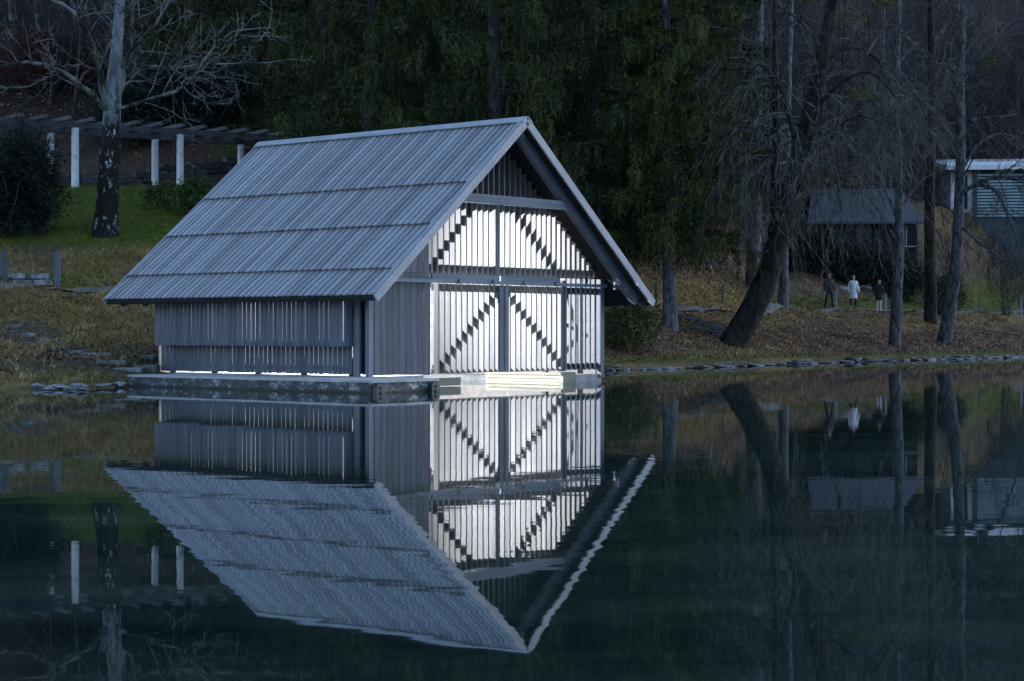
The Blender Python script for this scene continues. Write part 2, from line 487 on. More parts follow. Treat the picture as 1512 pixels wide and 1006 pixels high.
ca.data.foreach_set('color', np.stack([g_, d_, b_, 1 - soil.humus], -1).astype(np.float32).ravel())
m, t, b = mat('ground_soil')
vc = t.nodes.new('ShaderNodeVertexColor'); vc.layer_name = 'soil'
sp = t.nodes.new('ShaderNodeSeparateColor'); t.links.new(vc.outputs[0], sp.inputs[0])
vv = mapping(t, (1, 1, 1))
n1 = noise(t, 5.0, 8, vv, 0.75); n2 = noise(t, 1.1, 5, vv, 0.6); n3 = noise(t, 22.0, 4, vv, 0.7)
base = ramp(t, [(0.3, (0.04, 0.030, 0.02)), (0.55, (0.12, 0.085, 0.055)), (0.75, (0.24, 0.17, 0.11))], n1.outputs[0])
grn = ramp(t, [(0.3, (0.04, 0.05, 0.007)), (0.5, (0.085, 0.11, 0.014)), (0.75, (0.14, 0.15, 0.03))], n1.outputs[0])
dry = ramp(t, [(0.3, (0.12, 0.080, 0.030)), (0.5, (0.27, 0.185, 0.07)), (0.72, (0.43, 0.305, 0.125))], n1.outputs[0])
drt = ramp(t, [(0.3, (0.03, 0.02, 0.017)), (0.52, (0.085, 0.054, 0.042)), (0.75, (0.2, 0.125, 0.095))], n3.outputs[0])
c = mix(t, base.outputs[0], dry.outputs[0], sp.outputs[1])
c = mix(t, c, drt.outputs[0], sp.outputs[2])
far_dark_c = ramp(t, [(0.35, (0.012, 0.009, 0.008)), (0.7, (0.05, 0.034, 0.03))], n3.outputs[0])
c = mix(t, far_dark_c.outputs[0], c, vc.outputs[1])
c = mix(t, c, grn.outputs[0], sp.outputs[0])
t.links.new(c, b.inputs['Base Color'])
b.inputs['Roughness'].default_value = 0.95
b.inputs['Specular IOR Level'].default_value = 0.1
bump(t, b, n1.outputs[0], 0.9, 0.12)
ground.data.materials.append(m)

# ------------------------------------------------------------------ water
m, t, b = mat('lake_water')
b.inputs['Roughness'].default_value = 0.015
b.inputs['IOR'].default_value = 3.4
b.inputs['Specular IOR Level'].default_value = 0.5
nb = noise(t, 0.5, 5, mapping(t, (0.5, 1.6, 1)), 0.7)
rb = ramp(t, [(0.32, (0.004, 0.010, 0.010)), (0.52, (0.013, 0.028, 0.023)), (0.75, (0.036, 0.058, 0.038))], nb.outputs[0])
t.links.new(rb.outputs[0], b.inputs['Base Color'])
w1 = noise(t, 3.0, 1, mapping(t, (0.9, 1.2, 1)), 0.4)
w2 = noise(t, 0.6, 2, mapping(t, (0.6, 1.3, 1)), 0.5)
am = noise(t, 0.05, 2, mapping(t, (0.6, 1.4, 1)), 0.5)
ma = t.nodes.new('ShaderNodeMath'); ma.operation = 'MULTIPLY'
ra = ramp(t, [(0.35, (0.25, 0.25, 0.25)), (0.65, (1, 1, 1))], am.outputs[0])
t.links.new(w1.outputs[0], ma.inputs[0]); t.links.new(ra.outputs[0], ma.inputs[1])
mb = t.nodes.new('ShaderNodeMath'); mb.operation = 'MULTIPLY_ADD'
t.links.new(w2.outputs[0], mb.inputs[0]); mb.inputs[1].default_value = 0.8
t.links.new(ma.outputs[0], mb.inputs[2])
bump(t, b, mb.outputs[0], 1.0, 0.0008)
M['water'] = m
water = Geo().add([(-320, -130, 0), (320, -130, 0), (320, 210, 0), (-320, 210, 0)], [(0, 1, 2, 3)]).build('water', m)
tag(water, kind='structure')

# ------------------------------------------------------------------ unseen hill added behind the viewer to block low sky light
hx = np.linspace(-420, 420, 90)
hr_ = np.linspace(0, 1, 14)
HV = []
for x_ in hx:
    base = -70 - 40 * math.cos(x_ / 260)
    yy = base - 190 * hr_
    zz = -1 + 62 * hr_ ** .8 + 9 * fbm(np.full(14, x_ * .03), yy * .03, 3) * hr_
    HV.append(np.stack([np.full(14, x_), yy, zz], -1))
HV = np.stack(HV)
ih = np.arange(90 * 14).reshape(90, 14)
hq = np.stack([ih[:-1, :-1], ih[:-1, 1:], ih[1:, 1:], ih[1:, :-1]], -1).reshape(-1, 4)
M['sky_block_wood'] = leafmat('sky_block_wood', (.02, .03, .018), (.035, .045, .025), (.06, .06, .035))
sky_block_hill = Geo().add(HV, hq).build('sky_block_hill', M['sky_block_wood'], None, True)
tag(sky_block_hill, kind='structure')

# ------------------------------------------------------------------ footpath along the bank
px = np.linspace(-30, 45, 260)
pd = np.interp(px, [-30, -8, 0, 4, 9, 13, 45], [14.3, 14.3, 11, 10, 10, 17.5, 17.5])
pc = shore(px) + pd
V = []
for k, off in enumerate(np.linspace(-0.8, 0.8, 6)):
    y = pc + off
    V.append(np.stack([px, y, height(px, y) + 0.07 + 0.02 * (1 - (off / .8) ** 2)], -1))
V = np.stack(V, 1)
id2 = np.arange(V.shape[0] * 6).reshape(-1, 6)
pq = np.stack([id2[:-1, :-1], id2[1:, :-1], id2[1:, 1:], id2[:-1, 1:]], -1).reshape(-1, 4)
M['gravel'] = stone('gravel', (0.09, 0.085, 0.085), (0.20, 0.195, 0.195), 18.0)
footpath = Geo().add(V, pq).build('path', M['gravel'], None, True)
tag(footpath, kind='structure')

# ================================================================== BOATHOUSE
W_, L_, HE, HR = 9.24, 8.34, 1.86, 5.687
OA, OB, TB = 0.80, 0.92, 7.45            # side overhang, gable overhang, rear wall
SL = (HR - HE) / (W_ / 2)
house = empty('boathouse', (-2.667, 36.0, 0), R(50),
              'grey timber boathouse with steep board roof and lit slatted gable standing over the water', 'boathouse')
def roof_z(s): return HE + SL * min(s, W_ - s)
slope_dir = Vector((-W_ / 2, 0, HE - HR)).normalized()        # down the lake-side slope
slope_n = Vector((-(HR - HE), 0, W_ / 2)).normalized()
SLEN = math.hypot(W_ / 2, HR - HE)

# roof: deck + rafters are the body, boards lie on it one by one
g = Geo()
def deck_slab(sx0, z0, sx1, z1, t0, t1, nrm, th):
    a = [Vector((sx0, t0, z0)), Vector((sx1, t0, z1)), Vector((sx1, t1, z1)), Vector((sx0, t1, z0))]
    lo = [v - nrm * th for v in a]
    g.hexa([tuple(v) for v in lo + a])
off = 0.085
nR = Vector((-slope_n.x, 0, slope_n.z))
deck_slab(0.02, HE - off, W_ / 2, HR - off, 0.03, L_ - 0.03, slope_n, 0.03)
deck_slab(W_ - 0.02, HE - off, W_ / 2, HR - off, 0.03, L_ - 0.03, nR, 0.03)
roof = g.build('roof', M['roof_deck'], house)
fr = [0, 0.374, 0.612, 0.854, 1.0]
nb_ = 47
pitch = L_ / nb_
apex = Vector((W_ / 2, 0, HR))
for ci in range(4):
    a0, a1 = fr[ci] * SLEN + (0.06 if ci == 0 else 0.0), fr[ci + 1] * SLEN + 0.05
    if ci == 3: a1 = SLEN + 0.02
    for i in range(nb_):
        tt = (i + 0.5) * pitch
        jl, jh = random.uniform(-.006, .006), random.uniform(-.002, .002)
        hi_off = -0.020 + jh
        lo_off = 0.035 + jh
        p0 = apex + slope_dir * a0 + slope_n * hi_off + Vector((0, tt, 0))
        p1 = apex + slope_dir * (a1 - 0.0) + slope_n * lo_off + Vector((0, tt, 0))
        o = beam('roof_board', p0, p1, pitch - 0.042, 0.028, M['roof_wood'], roof, up=slope_n)
# the far slope: same boards, one joined part (out of sight from the lake)
g = Geo()
sdR = Vector((-slope_dir.x, 0, slope_dir.z))
for ci in range(4):
    a0, a1 = fr[ci] * SLEN + (0.06 if ci == 0 else 0), fr[ci + 1] * SLEN + 0.05
    for i in range(nb_):
        tt = (i + 0.5) * pitch
        p0 = apex + sdR * a0 - nR * 0.02 + Vector((0, tt, 0)); p1 = apex + sdR * min(a1, SLEN + .02) + nR * 0.012 + Vector((0, tt, 0))
        Yv = Vector((0, (pitch - .02) / 2, 0)); Zv = nR * 0.013
        g.hexa([tuple(q) for q in (p0 - Yv - Zv, p1 - Yv - Zv, p1 + Yv - Zv, p0 + Yv - Zv, p0 - Yv + Zv, p1 - Yv + Zv, p1 + Yv + Zv, p0 + Yv + Zv)])
tag(g.build('far_roof_boards', M['roof_wood'], roof), kind='stuff')
# ridge cap and barge boards
for sgn, nn, sd in ((-1, slope_n, slope_dir), (1, nR, sdR)):
    c0 = apex + sd * 0.085 + nn * 0.034
    beam('ridge_cap', c0 + Vector((0, -0.05, 0)), c0 + Vector((0, L_ + .05, 0)), 0.19, 0.025, M['trim_wood'], house, up=nn)
    for tt, nm in ((-0.02, 'barge_board'), (L_ + 0.02, 'barge_board')):
        p0 = apex - nn * 0.055 + sd * 0.03 + Vector((0, tt, 0)); p1 = p0 + sd * (SLEN + 0.0)
        beam(nm, p0, p1, 0.04, 0.17, M['trim_wood'], house, up=nn)
    # outer capping strip on the verge
    p0 = apex + nn * 0.04 + sd * 0.18 + Vector((0, 0.035, 0)); p1 = p0 + sd * (SLEN - 0.2)
    beam('verge_strip', p0, p1, 0.10, 0.02, M['trim_wood'], house, up=nn)
    # flying rafter under the overhang, with its mate at the wall
    for tt in (0.30,):
        p0 = apex - nn * 0.20 + Vector((0, tt, 0)) + sd * 0.12; p1 = p0 + sd * (SLEN - 0.35)
        beam('rafter', p0, p1, 0.14, 0.20, M['wall_wood'], house, up=nn)
    for tt in np.arange(1.35, L_ - 0.2, 0.98):
        p0 = apex - nn * 0.155 + Vector((0, tt, 0)) + sd * 0.12; p1 = p0 + sd * (SLEN - 0.2)
        beam('rafter', p0, p1, 0.10, 0.14, M['dark_wood'], house, up=nn)
    # eave fascia
    p = apex + sd * (SLEN - 0.04) - nn * 0.075
    beam('eave_board', p + Vector((0, 0.03, 0)), p + Vector((0, L_ - .03, 0)), 0.03, 0.05, M['dark_wood'], house, up=nn)
    # purlin ends poking out of the rear eave
for tt in (7.15, 7.9):
    beam('purlin_end', (0.12, tt, HE - 0.10), (0.75, tt, HE + .30), 0.12, 0.14, M['dark_wood'], house)
# ridge block
beam('ridge_beam', (W_ / 2, 0.10, HR - 0.30), (W_ / 2, L_ - .1, HR - 0.30), 0.12, 0.22, M['dark_wood'], house)

# collar beam on the flying rafters, and tie stub
def s_at_z(z, inset): return (z - HE) / SL + inset
zc = 3.93
beam('collar_beam', (s_at_z(zc, 0.32), 0.30, zc), (W_ - s_at_z(zc, 0.32), 0.30, zc), 0.12, 0.19, M['beam_wood'], house)
beam('tie_beam', (W_ - OA, 0.52, 2.20), (W_ - 0.62, 0.52, 2.20), 0.10, 0.17, M['beam_wood'], house)

# ---- gable screen: fins standing edge-on
FT, FD, FP = 0.04, 0.132, 0.18        # fin thickness, depth, pitch
TF = OB                                # front plane of the screen
ZB, ZT = 0.27, 2.18                    # foot of the screen, underside of the track
screen = Geo()
screen.box((OA + .02, TF + FD + .002, ZB + .03), (2.60, TF + FD + .06, ZB + .15))
screen.box((OA + .02, TF + FD + .002, ZT - .15), (2.60, TF + FD + .06, ZT))
screen.box((OA + .02, TF + FD + .002, 2.36), (W_ - OA - .02, TF + FD + .08, 2.55))       # rail above the track
screen.box((2.6, TF + FD + .002, 3.72), (W_ - 2.6, TF + FD + .08, 3.86))
screen = screen.build('gable_screen', M['dark_wood'], house)
def brace(parent, s0, z0, s1, z1, t, wd=0.13):
    return beam('brace', (s0, t, z0), (s1, t, z1), 0.05, wd, M['dark_wood'], parent)
brace(screen, 2.72, 2.5, 3.95, 3.75, TF + FD + .03, .15)
brace(screen, 5.35, 3.75, 6.75, 2.5, TF + FD + .03, .15)
fin_s = np.arange(OA + 0.06, W_ - OA, FP)
for s in fin_s:                        # above the track, up to the roof
    zt = roof_z(s) - 0.16
    if zt > 2.42:
        if s < 2.55: beam('wall_board', (s, TF + .012, 2.37), (s, TF + .012, zt), FP - .013, .022, M['wall_wood'], screen, up=(0, 1, 0))
        else: beam('slat', (s, TF + FD / 2, 2.37), (s, TF + FD / 2, zt), FT, FD, M['fin_wood'], screen, up=(0, 1, 0))
for s in fin_s:                        # left of the doors: upright boards close together
    if s < 2.55:
        beam('wall_board', (s, TF + .012, ZB), (s, TF + .012, min(2.36, roof_z(s) - .16)), FP - .013 * random.choice([1, 1, .5, 1.3]), .022, M['wall_wood'], screen, up=(0, 1, 0))
    if s > 7.08:                       # open bay on the right: slender battens
        beam('batten', (s, TF + .03, ZB), (s, TF + .03, min(2.36, roof_z(s) - .16)), 0.055, 0.045, M['wall_wood'], screen, up=(0, 1, 0))
g = Geo()
g.box((7.02, TF + .06, ZB + .02), (W_ - OA, TF + .12, ZB + .16)); g.build('bay_rail', M['dark_wood'], screen)
g = Geo(); g.box((7.02, TF + .06, 2.0), (W_ - OA, TF + .12, 2.15)); g.build('bay_rail', M['dark_wood'], screen)
# king post in the middle of the upper screen
beam('king_post', (4.67, TF - .045, 2.40), (4.67, TF - .045, 3.92), 0.13, 0.08, M['wall_wood'], house, up=(0, 1, 0))
# corner posts and jambs
for s, t_, wd in ((OA + .0, TF - .02, .14),):
    beam('corner_post', (s - .02, t_ + .0, 0.245), (s - .02, t_ + .0, roof_z(s) - .17), 0.12, 0.10, M['beam_wood'], house, up=(0, 1, 0))
    beam('corner_post', (s - .055, t_ + .30, 0.245), (s - .055, t_ + .30, roof_z(s) - .2), 0.05, 0.16, M['beam_wood'], house, up=(0, 1, 0))
beam('corner_post', (W_ - OA + .02, TF + .02, 0.1), (W_ - OA + .02, TF + .02, roof_z(OA) - .17), 0.13, 0.12, M['wall_wood'], house, up=(0, 1, 0))
beam('jamb_post', (2.66, TF + .16, 0.25), (2.66, TF + .16, 2.30), 0.12, 0.10, M['dark_wood'], house, up=(0, 1, 0))
beam('jamb_post', (7.04, TF + .05, 0.25), (7.04, TF + .05, 2.30), 0.08, 0.14, M['dark_wood'], house, up=(0, 1, 0))
# ---- track and doors
beam('track_rail', (OA + .10, TF - .13, 2.20), (W_ - OA + .05, TF - .13, 2.20), 0.05, 0.075, M['beam_wood'], house)
beam('track_cover', (2.55, TF - .09, 2.29), (4.70, TF - .09, 2.29), 0.04, 0.13, M['beam_wood'], house)
beam('track_cover', (4.74, TF - .09, 2.29), (6.80, TF - .09, 2.29), 0.04, 0.13, M['beam_wood'], house)
beam('bracket', (1.12, TF - .10, 2.10), (1.12, TF - .10, 2.36), 0.10, 0.05, M['beam_wood'], house, up=(0, 1, 0))
def door(s0, s1, flip, label):
    g = Geo()
    tb0, tb1 = TF + FD - .01, TF + FD + .045
    g.box((s0, tb0, ZT - .17), (s1, tb1, ZT - .02))
    g.box((s0, tb0, ZB + .0), (s1, tb1, ZB + .10))
    d = g.build('door', M['dark_wood'], house)
    d['label'] = label
    if not flip: brace(d, s0 + .05, ZB + .12, s1 - .06, ZT - .16, TF + FD + .018, .13)
    else: brace(d, s0 + .06, ZT - .16, s1 - .05, ZB + .12, TF + FD + .018, .13)
    n = int(round((s1 - s0) / FP))
    for i in range(n + 1):
        s = s0 + FT / 2 + (s1 - s0 - FT) * i / n
        beam('slat', (s, TF - .03 + FD / 2, ZB), (s, TF - .03 + FD / 2, ZT - .02), FT, FD, M['fin_wood'], d, up=(0, 1, 0))
    st = s1 - .03 if not flip else s0 + .03
    beam('stile', (st, TF - .05, ZB), (st, TF - .05, ZT - .02), 0.12, 0.07, M['wall_wood'], d, up=(0, 1, 0))
    for q in (0.25, 0.8):
        s = s0 + (s1 - s0) * (q if not flip else 1.05 - q)
        beam('door_hanger', (s, TF - .17, 2.13), (s, TF - .17, 2.26), 0.05, 0.03, M['rubber'], d, up=(0, 1, 0))
door(2.82, 4.83, False, 'slatted sliding door leaf whose diagonal rises to the right')
door(4.95, 6.98, True, 'slatted sliding door leaf whose diagonal falls to the right')

# ---- side wall facing the dock: lower boards, projecting upper box
def board_wall(name, s, t0, t1, z0, z1, n, rails, th=0.010, gap=0.0130, parent=None, m=None, every=None):
    g = Geo()
    for z in rails: g.box((s + th / 2 + .002, t0, z), (s + th / 2 + .05, t1, z + .09))
    wl = g.build(name, M['dark_wood'], parent or house)
    p = (t1 - t0) / n
    for i in range(n):
        t_ = t0 + (i + .5) * p
        jg = gap * random.choice([1, 1, 1.12, .9, .7])
        beam('wall_board', (s, t_, z0 + random.uniform(-.006, .006)), (s, t_, z1), th, p - jg, m or M['wall_wood'], wl, up=(0, 1, 0))
    return wl
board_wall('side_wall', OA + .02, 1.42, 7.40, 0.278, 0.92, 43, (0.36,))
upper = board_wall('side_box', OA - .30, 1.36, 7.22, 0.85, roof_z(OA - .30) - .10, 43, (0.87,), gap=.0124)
g = Geo(); g.box((OA - .29, 1.37, .86), (OA + .03, 7.21, .885)); g.build('box_floor', M['wall_wood'], upper)
for k in range(2):
    sx = OA - .29 + .155 * k + .07
    beam('end_board', (sx, 1.345, .85), (sx, 1.345, roof_z(sx) - .12), 0.145, 0.02, M['beam_wood'], upper, up=(0, 1, 0))
    beam('end_board', (sx, 7.235, .85), (sx, 7.235, roof_z(sx) - .12), 0.145, 0.02, M['beam_wood'], upper, up=(0, 1, 0))
for k in range(2):                     # recessed strip between box and corner post
    beam('wall_board', (OA + .02, 1.20 + .13 * k, .30), (OA + .02, 1.20 + .13 * k, roof_z(OA) - .16), 0.02, 0.12, M['wall_wood'], house, up=(0, 1, 0))
beam('wall_board', (OA + .10, TF + .14, .28), (OA + .10, TF + .14, roof_z(OA) - .14), .02, .30, M['dark_wood'], house, up=(0, 1, 0))  # dark board added behind the corner posts, stands in for the gap's shade
# posts standing the wall on the slab
for t_ in (1.5, 2.9, 4.3, 5.7, 7.1):
    beam('foot_block', (OA + .10, t_, 0.246), (OA + .10, t_, 0.62), 0.10, 0.10, M['dark_wood'], house, up=(0, 1, 0))

# ---- lake-side and rear walls (close-boarded), loft floor, frames
g = Geo()
g.box((W_ - OA - .02, TF + .14, 0.12), (W_ - OA + .0, TB, roof_z(OA) - .1))
lw = g.build('lake_wall', M['inner_wood'], house)
for i in range(46):
    t_ = 1.07 + .14 * i
    if t_ < TB: beam('wall_board', (W_ - OA + .012, t_, .12), (W_ - OA + .012, t_, roof_z(OA) - .16), .02, .13, M['wall_wood'], lw, up=(0, 1, 0))
g = Geo(); g.box((W_ - OA + .03, 1.36, .85), (W_ - OA + .30, 7.21, roof_z(OA - .3) - .12)); g.build('side_box', M['wall_wood'], house)
g = Geo()
rw = [(OA, roof_z(OA) - .12), (W_ / 2, HR - .2), (W_ - OA, roof_z(OA) - .12)]
vv_ = [(OA, TB, .2), (W_ - OA, TB, .2)] + [(s, TB, z) for s, z in rw[::-1]]
vb = [(x, y + .03, z) for x, y, z in vv_]
g.add(vv_ + vb, [(0, 1, 6, 5), (1, 2, 7, 6), (2, 3, 8, 7), (3, 4, 9, 8), (4, 0, 5, 9), (0, 4, 2, 1), (5, 6, 7, 9)], [(4, 3, 2), (9, 7, 8)])
g.build('rear_wall', M['inner_wood'], house)
g = Geo(); g.box((2.47, TF + FD + .09, 3.68), (W_ - 2.47, TB - .05, 3.72)); g.build('loft_floor', M['dark_wood'], house)
beam('bay_post', (7.62, 1.9, 0.2), (7.62, 1.9, 2.3), .1, .1, M['dark_wood'], house, up=(0, 1, 0))
beam('bay_brace', (7.62, 1.9, 1.05), (8.40, 1.9, 2.05), .06, .09, M['dark_wood'], house)
beam('bay_brace', (7.62, 1.9, 1.25), (8.40, 2.3, 0.35), .06, .09, M['dark_wood'], house)
beam('bay_rail', (7.3, 1.9, 1.30), (8.40, 1.9, 1.30), .05, .07, M['dark_wood'], house)

# ---- footing: inner walkway and jetty
g = Geo(); g.box((7.20, TF + .02, -.6), (W_ - OA + .05, TF + 2.4, .17)); g.build('footing', M['concrete'], house)
g = Geo(); g.box((7.30, TF + 2.405, -.6), (W_ - OA + .05, TB - .51, .12)); g.build('footing', M['wall_stone'], house)
g = Geo(); g.box((OA, TB - .5, -.6), (W_ - OA, TB + .1, .24)); g.build('footing', M['wall_stone'], house)
for k in range(3):
    beam('jetty_plank', (7.17, TF + .0, .035 + .075 * k), (7.17, TF + 2.4, .035 + .075 * k), .05, .062, M['pale_wood'], house)
g = Geo(); g.box((6.98, TF - .05, -.3), (7.44, TF + .018, .235)); g.build('jetty_block', M['pale_wood'], house)
beam('threshold_log', (2.75, TF + .12, .10), (3.55, TF + .12, .10), .26, .17, M['pale_wood'], house)

# ---- floodlight that lights the inside
hm = Matrix.Translation((-2.667, 36.0, 0)) @ Matrix.Rotation(R(50), 4, 'Z')
hang = empty('floodlight', hm @ Vector((2.30, 4.5, 0.245)), R(50), 'work lamp with an added light shield on a stand inside the boathouse, shining out through the slats', 'lamp')
g = Geo(); g.tubes([[(0, 0, 0), (0, 0, 2.08)]], [[.02, .02]], 8, cap=True); g.build('pole', M['rubber'], hang)
for k in range(3):
    a_ = 2.1 * k + .4
    beam('leg', (0, 0, .35), (.42 * math.cos(a_), .42 * math.sin(a_), .012), .025, .025, M['rubber'], hang)
aim = Vector((math.sin(R(40)), -math.cos(R(40)), 0.02)).normalized()
hd = Geo().box((-.13, -.55, -.42), (-.11, .40, .45)).build('light_shield', M['rubber'], hang)  # unseen black plate added to keep lamp light off the side wall
hd.location = (0, 0, 2.17)
beam('bracket', (-.11, 0, 2.07), (.03, 0, 2.07), .04, .03, M['rubber'], hang)
M['bulb'] = plain('bulb', (.9, .9, .85), .3, 0, (1.0, .96, .9), 60)
g = Geo(); g.tubes([[(0, 0, 2.09), (0, 0, 2.13), (0, 0, 2.19), (0, 0, 2.22)]], [[.02, .04, .04, .012]], 10, cap=True); g.build('bulb', M['bulb'], hang, True)
ld = bpy.data.lights.new('lamp_light', 'POINT'); ld.energy = LAMP_WATTS; ld.shadow_soft_size = 0.05; ld.color = (.90, .95, 1.0)
lo = bpy.data.objects.new('lamp_light', ld); col.objects.link(lo); lo.parent = hang
lo.location = (0.06, 0, 2.17)

# ---- concrete dock
dock = empty('concrete_dock', tuple(hm @ Vector((0, 0, 0))), R(50), 'weathered concrete dock slab along the side of the boathouse', 'dock')
g = Geo()
g.box((-1.03, -0.92, -1.0), (0.80, 6.2, 0.195)); g.box((0.803, 0.98, -1.0), (2.45, TB - .52, 0.195))
g.build('slab', M['dock_concrete'], dock)
g = Geo(); g.box((-1.06, -0.95, 0.198), (0.82, 6.22, 0.242)); g.box((0.823, 0.96, 0.198), (2.45, TB - .52, 0.242)); g.build('capping', M['dock_top'], dock)
def bumper(s, t_, label):
    b_ = empty('dock_bumper', tuple(hm @ Vector((s, t_, 0.0))), R(50), label, 'bumper', 'rubber bumpers on the dock corner')
    g = Geo()
    pr = [(-.11, -.08), (-.11, .12), (-.07, .17), (.07, .17), (.11, .12), (.11, -.08)]
    n = len(pr)
    v = [(x, -.09, z) for x, z in pr] + [(x, .03, z) for x, z in pr]
    q = [(i, i + n, (i + 1) % n + n, (i + 1) % n) for i in range(n)]
    g.add(v, q + [(0, 1, 4, 5), (1, 2, 3, 4), (6, 11, 10, 7), (7, 10, 9, 8)])
    g.build('pad', M['rubber'], b_)
    g = Geo()
    for z in (.02, .10): g.tubes([[(0, -.12, z), (0, -.088, z)]], [[.025, .025]], 8, cap=True)
    g.build('bolt', M['wall_stone'], b_)
bumper(-.90, -.96, 'dark rubber bumper at the outer corner of the concrete dock')
bumper(.62, -.96, 'dark rubber bumper on the dock end beside the pale threshold log')

# ================================================================== VEGETATION BUILDERS
def unit(v): return v / (np.linalg.norm(v, axis=-1, keepdims=True) + 1e-9)

def grow(P, Rr, n, tmin, tmax, length, lenvar, ang, tropism, N, wig, rfac, rmin, taper=0.25, r=None):
    """n children on every parent path; P (B,N0,3). Returns child paths and radii."""
    r = r or rng
    B, N0, _ = P.shape
    t = r.uniform(tmin, tmax, (B, n))
    f = t * (N0 - 1); i = np.minimum(f.astype(int), N0 - 2); fr_ = (f - i)[..., None]
    bi = np.arange(B)[:, None]
    base = P[bi, i] * (1 - fr_) + P[bi, i + 1] * fr_
    d = unit(P[bi, i + 1] - P[bi, i])
    rad = Rr[bi, i] * (1 - fr_[..., 0]) + Rr[bi, i + 1] * fr_[..., 0]
    plen = np.linalg.norm(np.diff(P, axis=1), axis=2).sum(1)[:, None]
    base = base.reshape(-1, 3); d = d.reshape(-1, 3); rad = rad.reshape(-1)
    L = (np.broadcast_to(plen, t.shape) * length * (1.15 - 0.6 * t) * r.uniform(1 - lenvar, 1 + lenvar, t.shape)).reshape(-1)
    K = len(base)
    rv = unit(r.normal(size=(K, 3)))
    side = unit(np.cross(d, rv))
    a = r.uniform(ang[0], ang[1], K)[:, None]
    dir_ = unit(d * np.cos(a) + side * np.sin(a))
    pts = [base]; step = (L / (N - 1))[:, None]
    for k in range(N - 1):
        dir_ = unit(dir_ + r.normal(size=(K, 3)) * wig + np.array([0, 0, tropism]))
        pts.append(pts[-1] + dir_ * step)
    C = np.stack(pts, 1)
    rr = np.maximum(rad * rfac, rmin)[:, None] * np.linspace(1, taper, N)[None]
    return C, np.maximum(rr, rmin * 0.6)

def path(pts, N):
    pts = np.array(pts, float)
    s = np.concatenate([[0], np.cumsum(np.linalg.norm(np.diff(pts, axis=0), axis=1))])
    u = np.linspace(0, s[-1], N)
    q = np.stack([np.interp(u, s, pts[:, k]) for k in range(3)], -1)
    for _ in range(2): q[1:-1] = (q[:-2] + 2 * q[1:-1] + q[2:]) / 4
    return q

def flare(q, r0, r1, base=1.5, k=0.6):
    z = q[:, 2] - q[0, 2]
    return (r0 + (r1 - r0) * np.linspace(0, 1, len(q))) * (1 + (base - 1) * np.exp(-z / k))

def trunk_mesh(paths, k=10):
    g = Geo()
    for q, rr in paths:
        g.tubes(q, rr, k)
    return g

def needles(P, D, n, ln, wd, spread, r=rng):
    """n slender leaves at every point P (K,3) pointing along D (K,3)"""
    K = len(P)
    Pn = np.repeat(P, n, 0); Dn = np.repeat(D, n, 0)
    dv = unit(Dn + r.normal(size=Pn.shape) * spread)
    sv = unit(np.cross(dv, r.normal(size=Pn.shape)))
    l = ln * r.uniform(.6, 1.3, (len(Pn), 1))
    a = Pn - sv * wd / 2; b_ = Pn + sv * wd / 2; c = Pn + dv * l
    V = np.stack([a, b_, c], 1).reshape(-1, 3)
    return V, np.arange(len(V)).reshape(-1, 3)

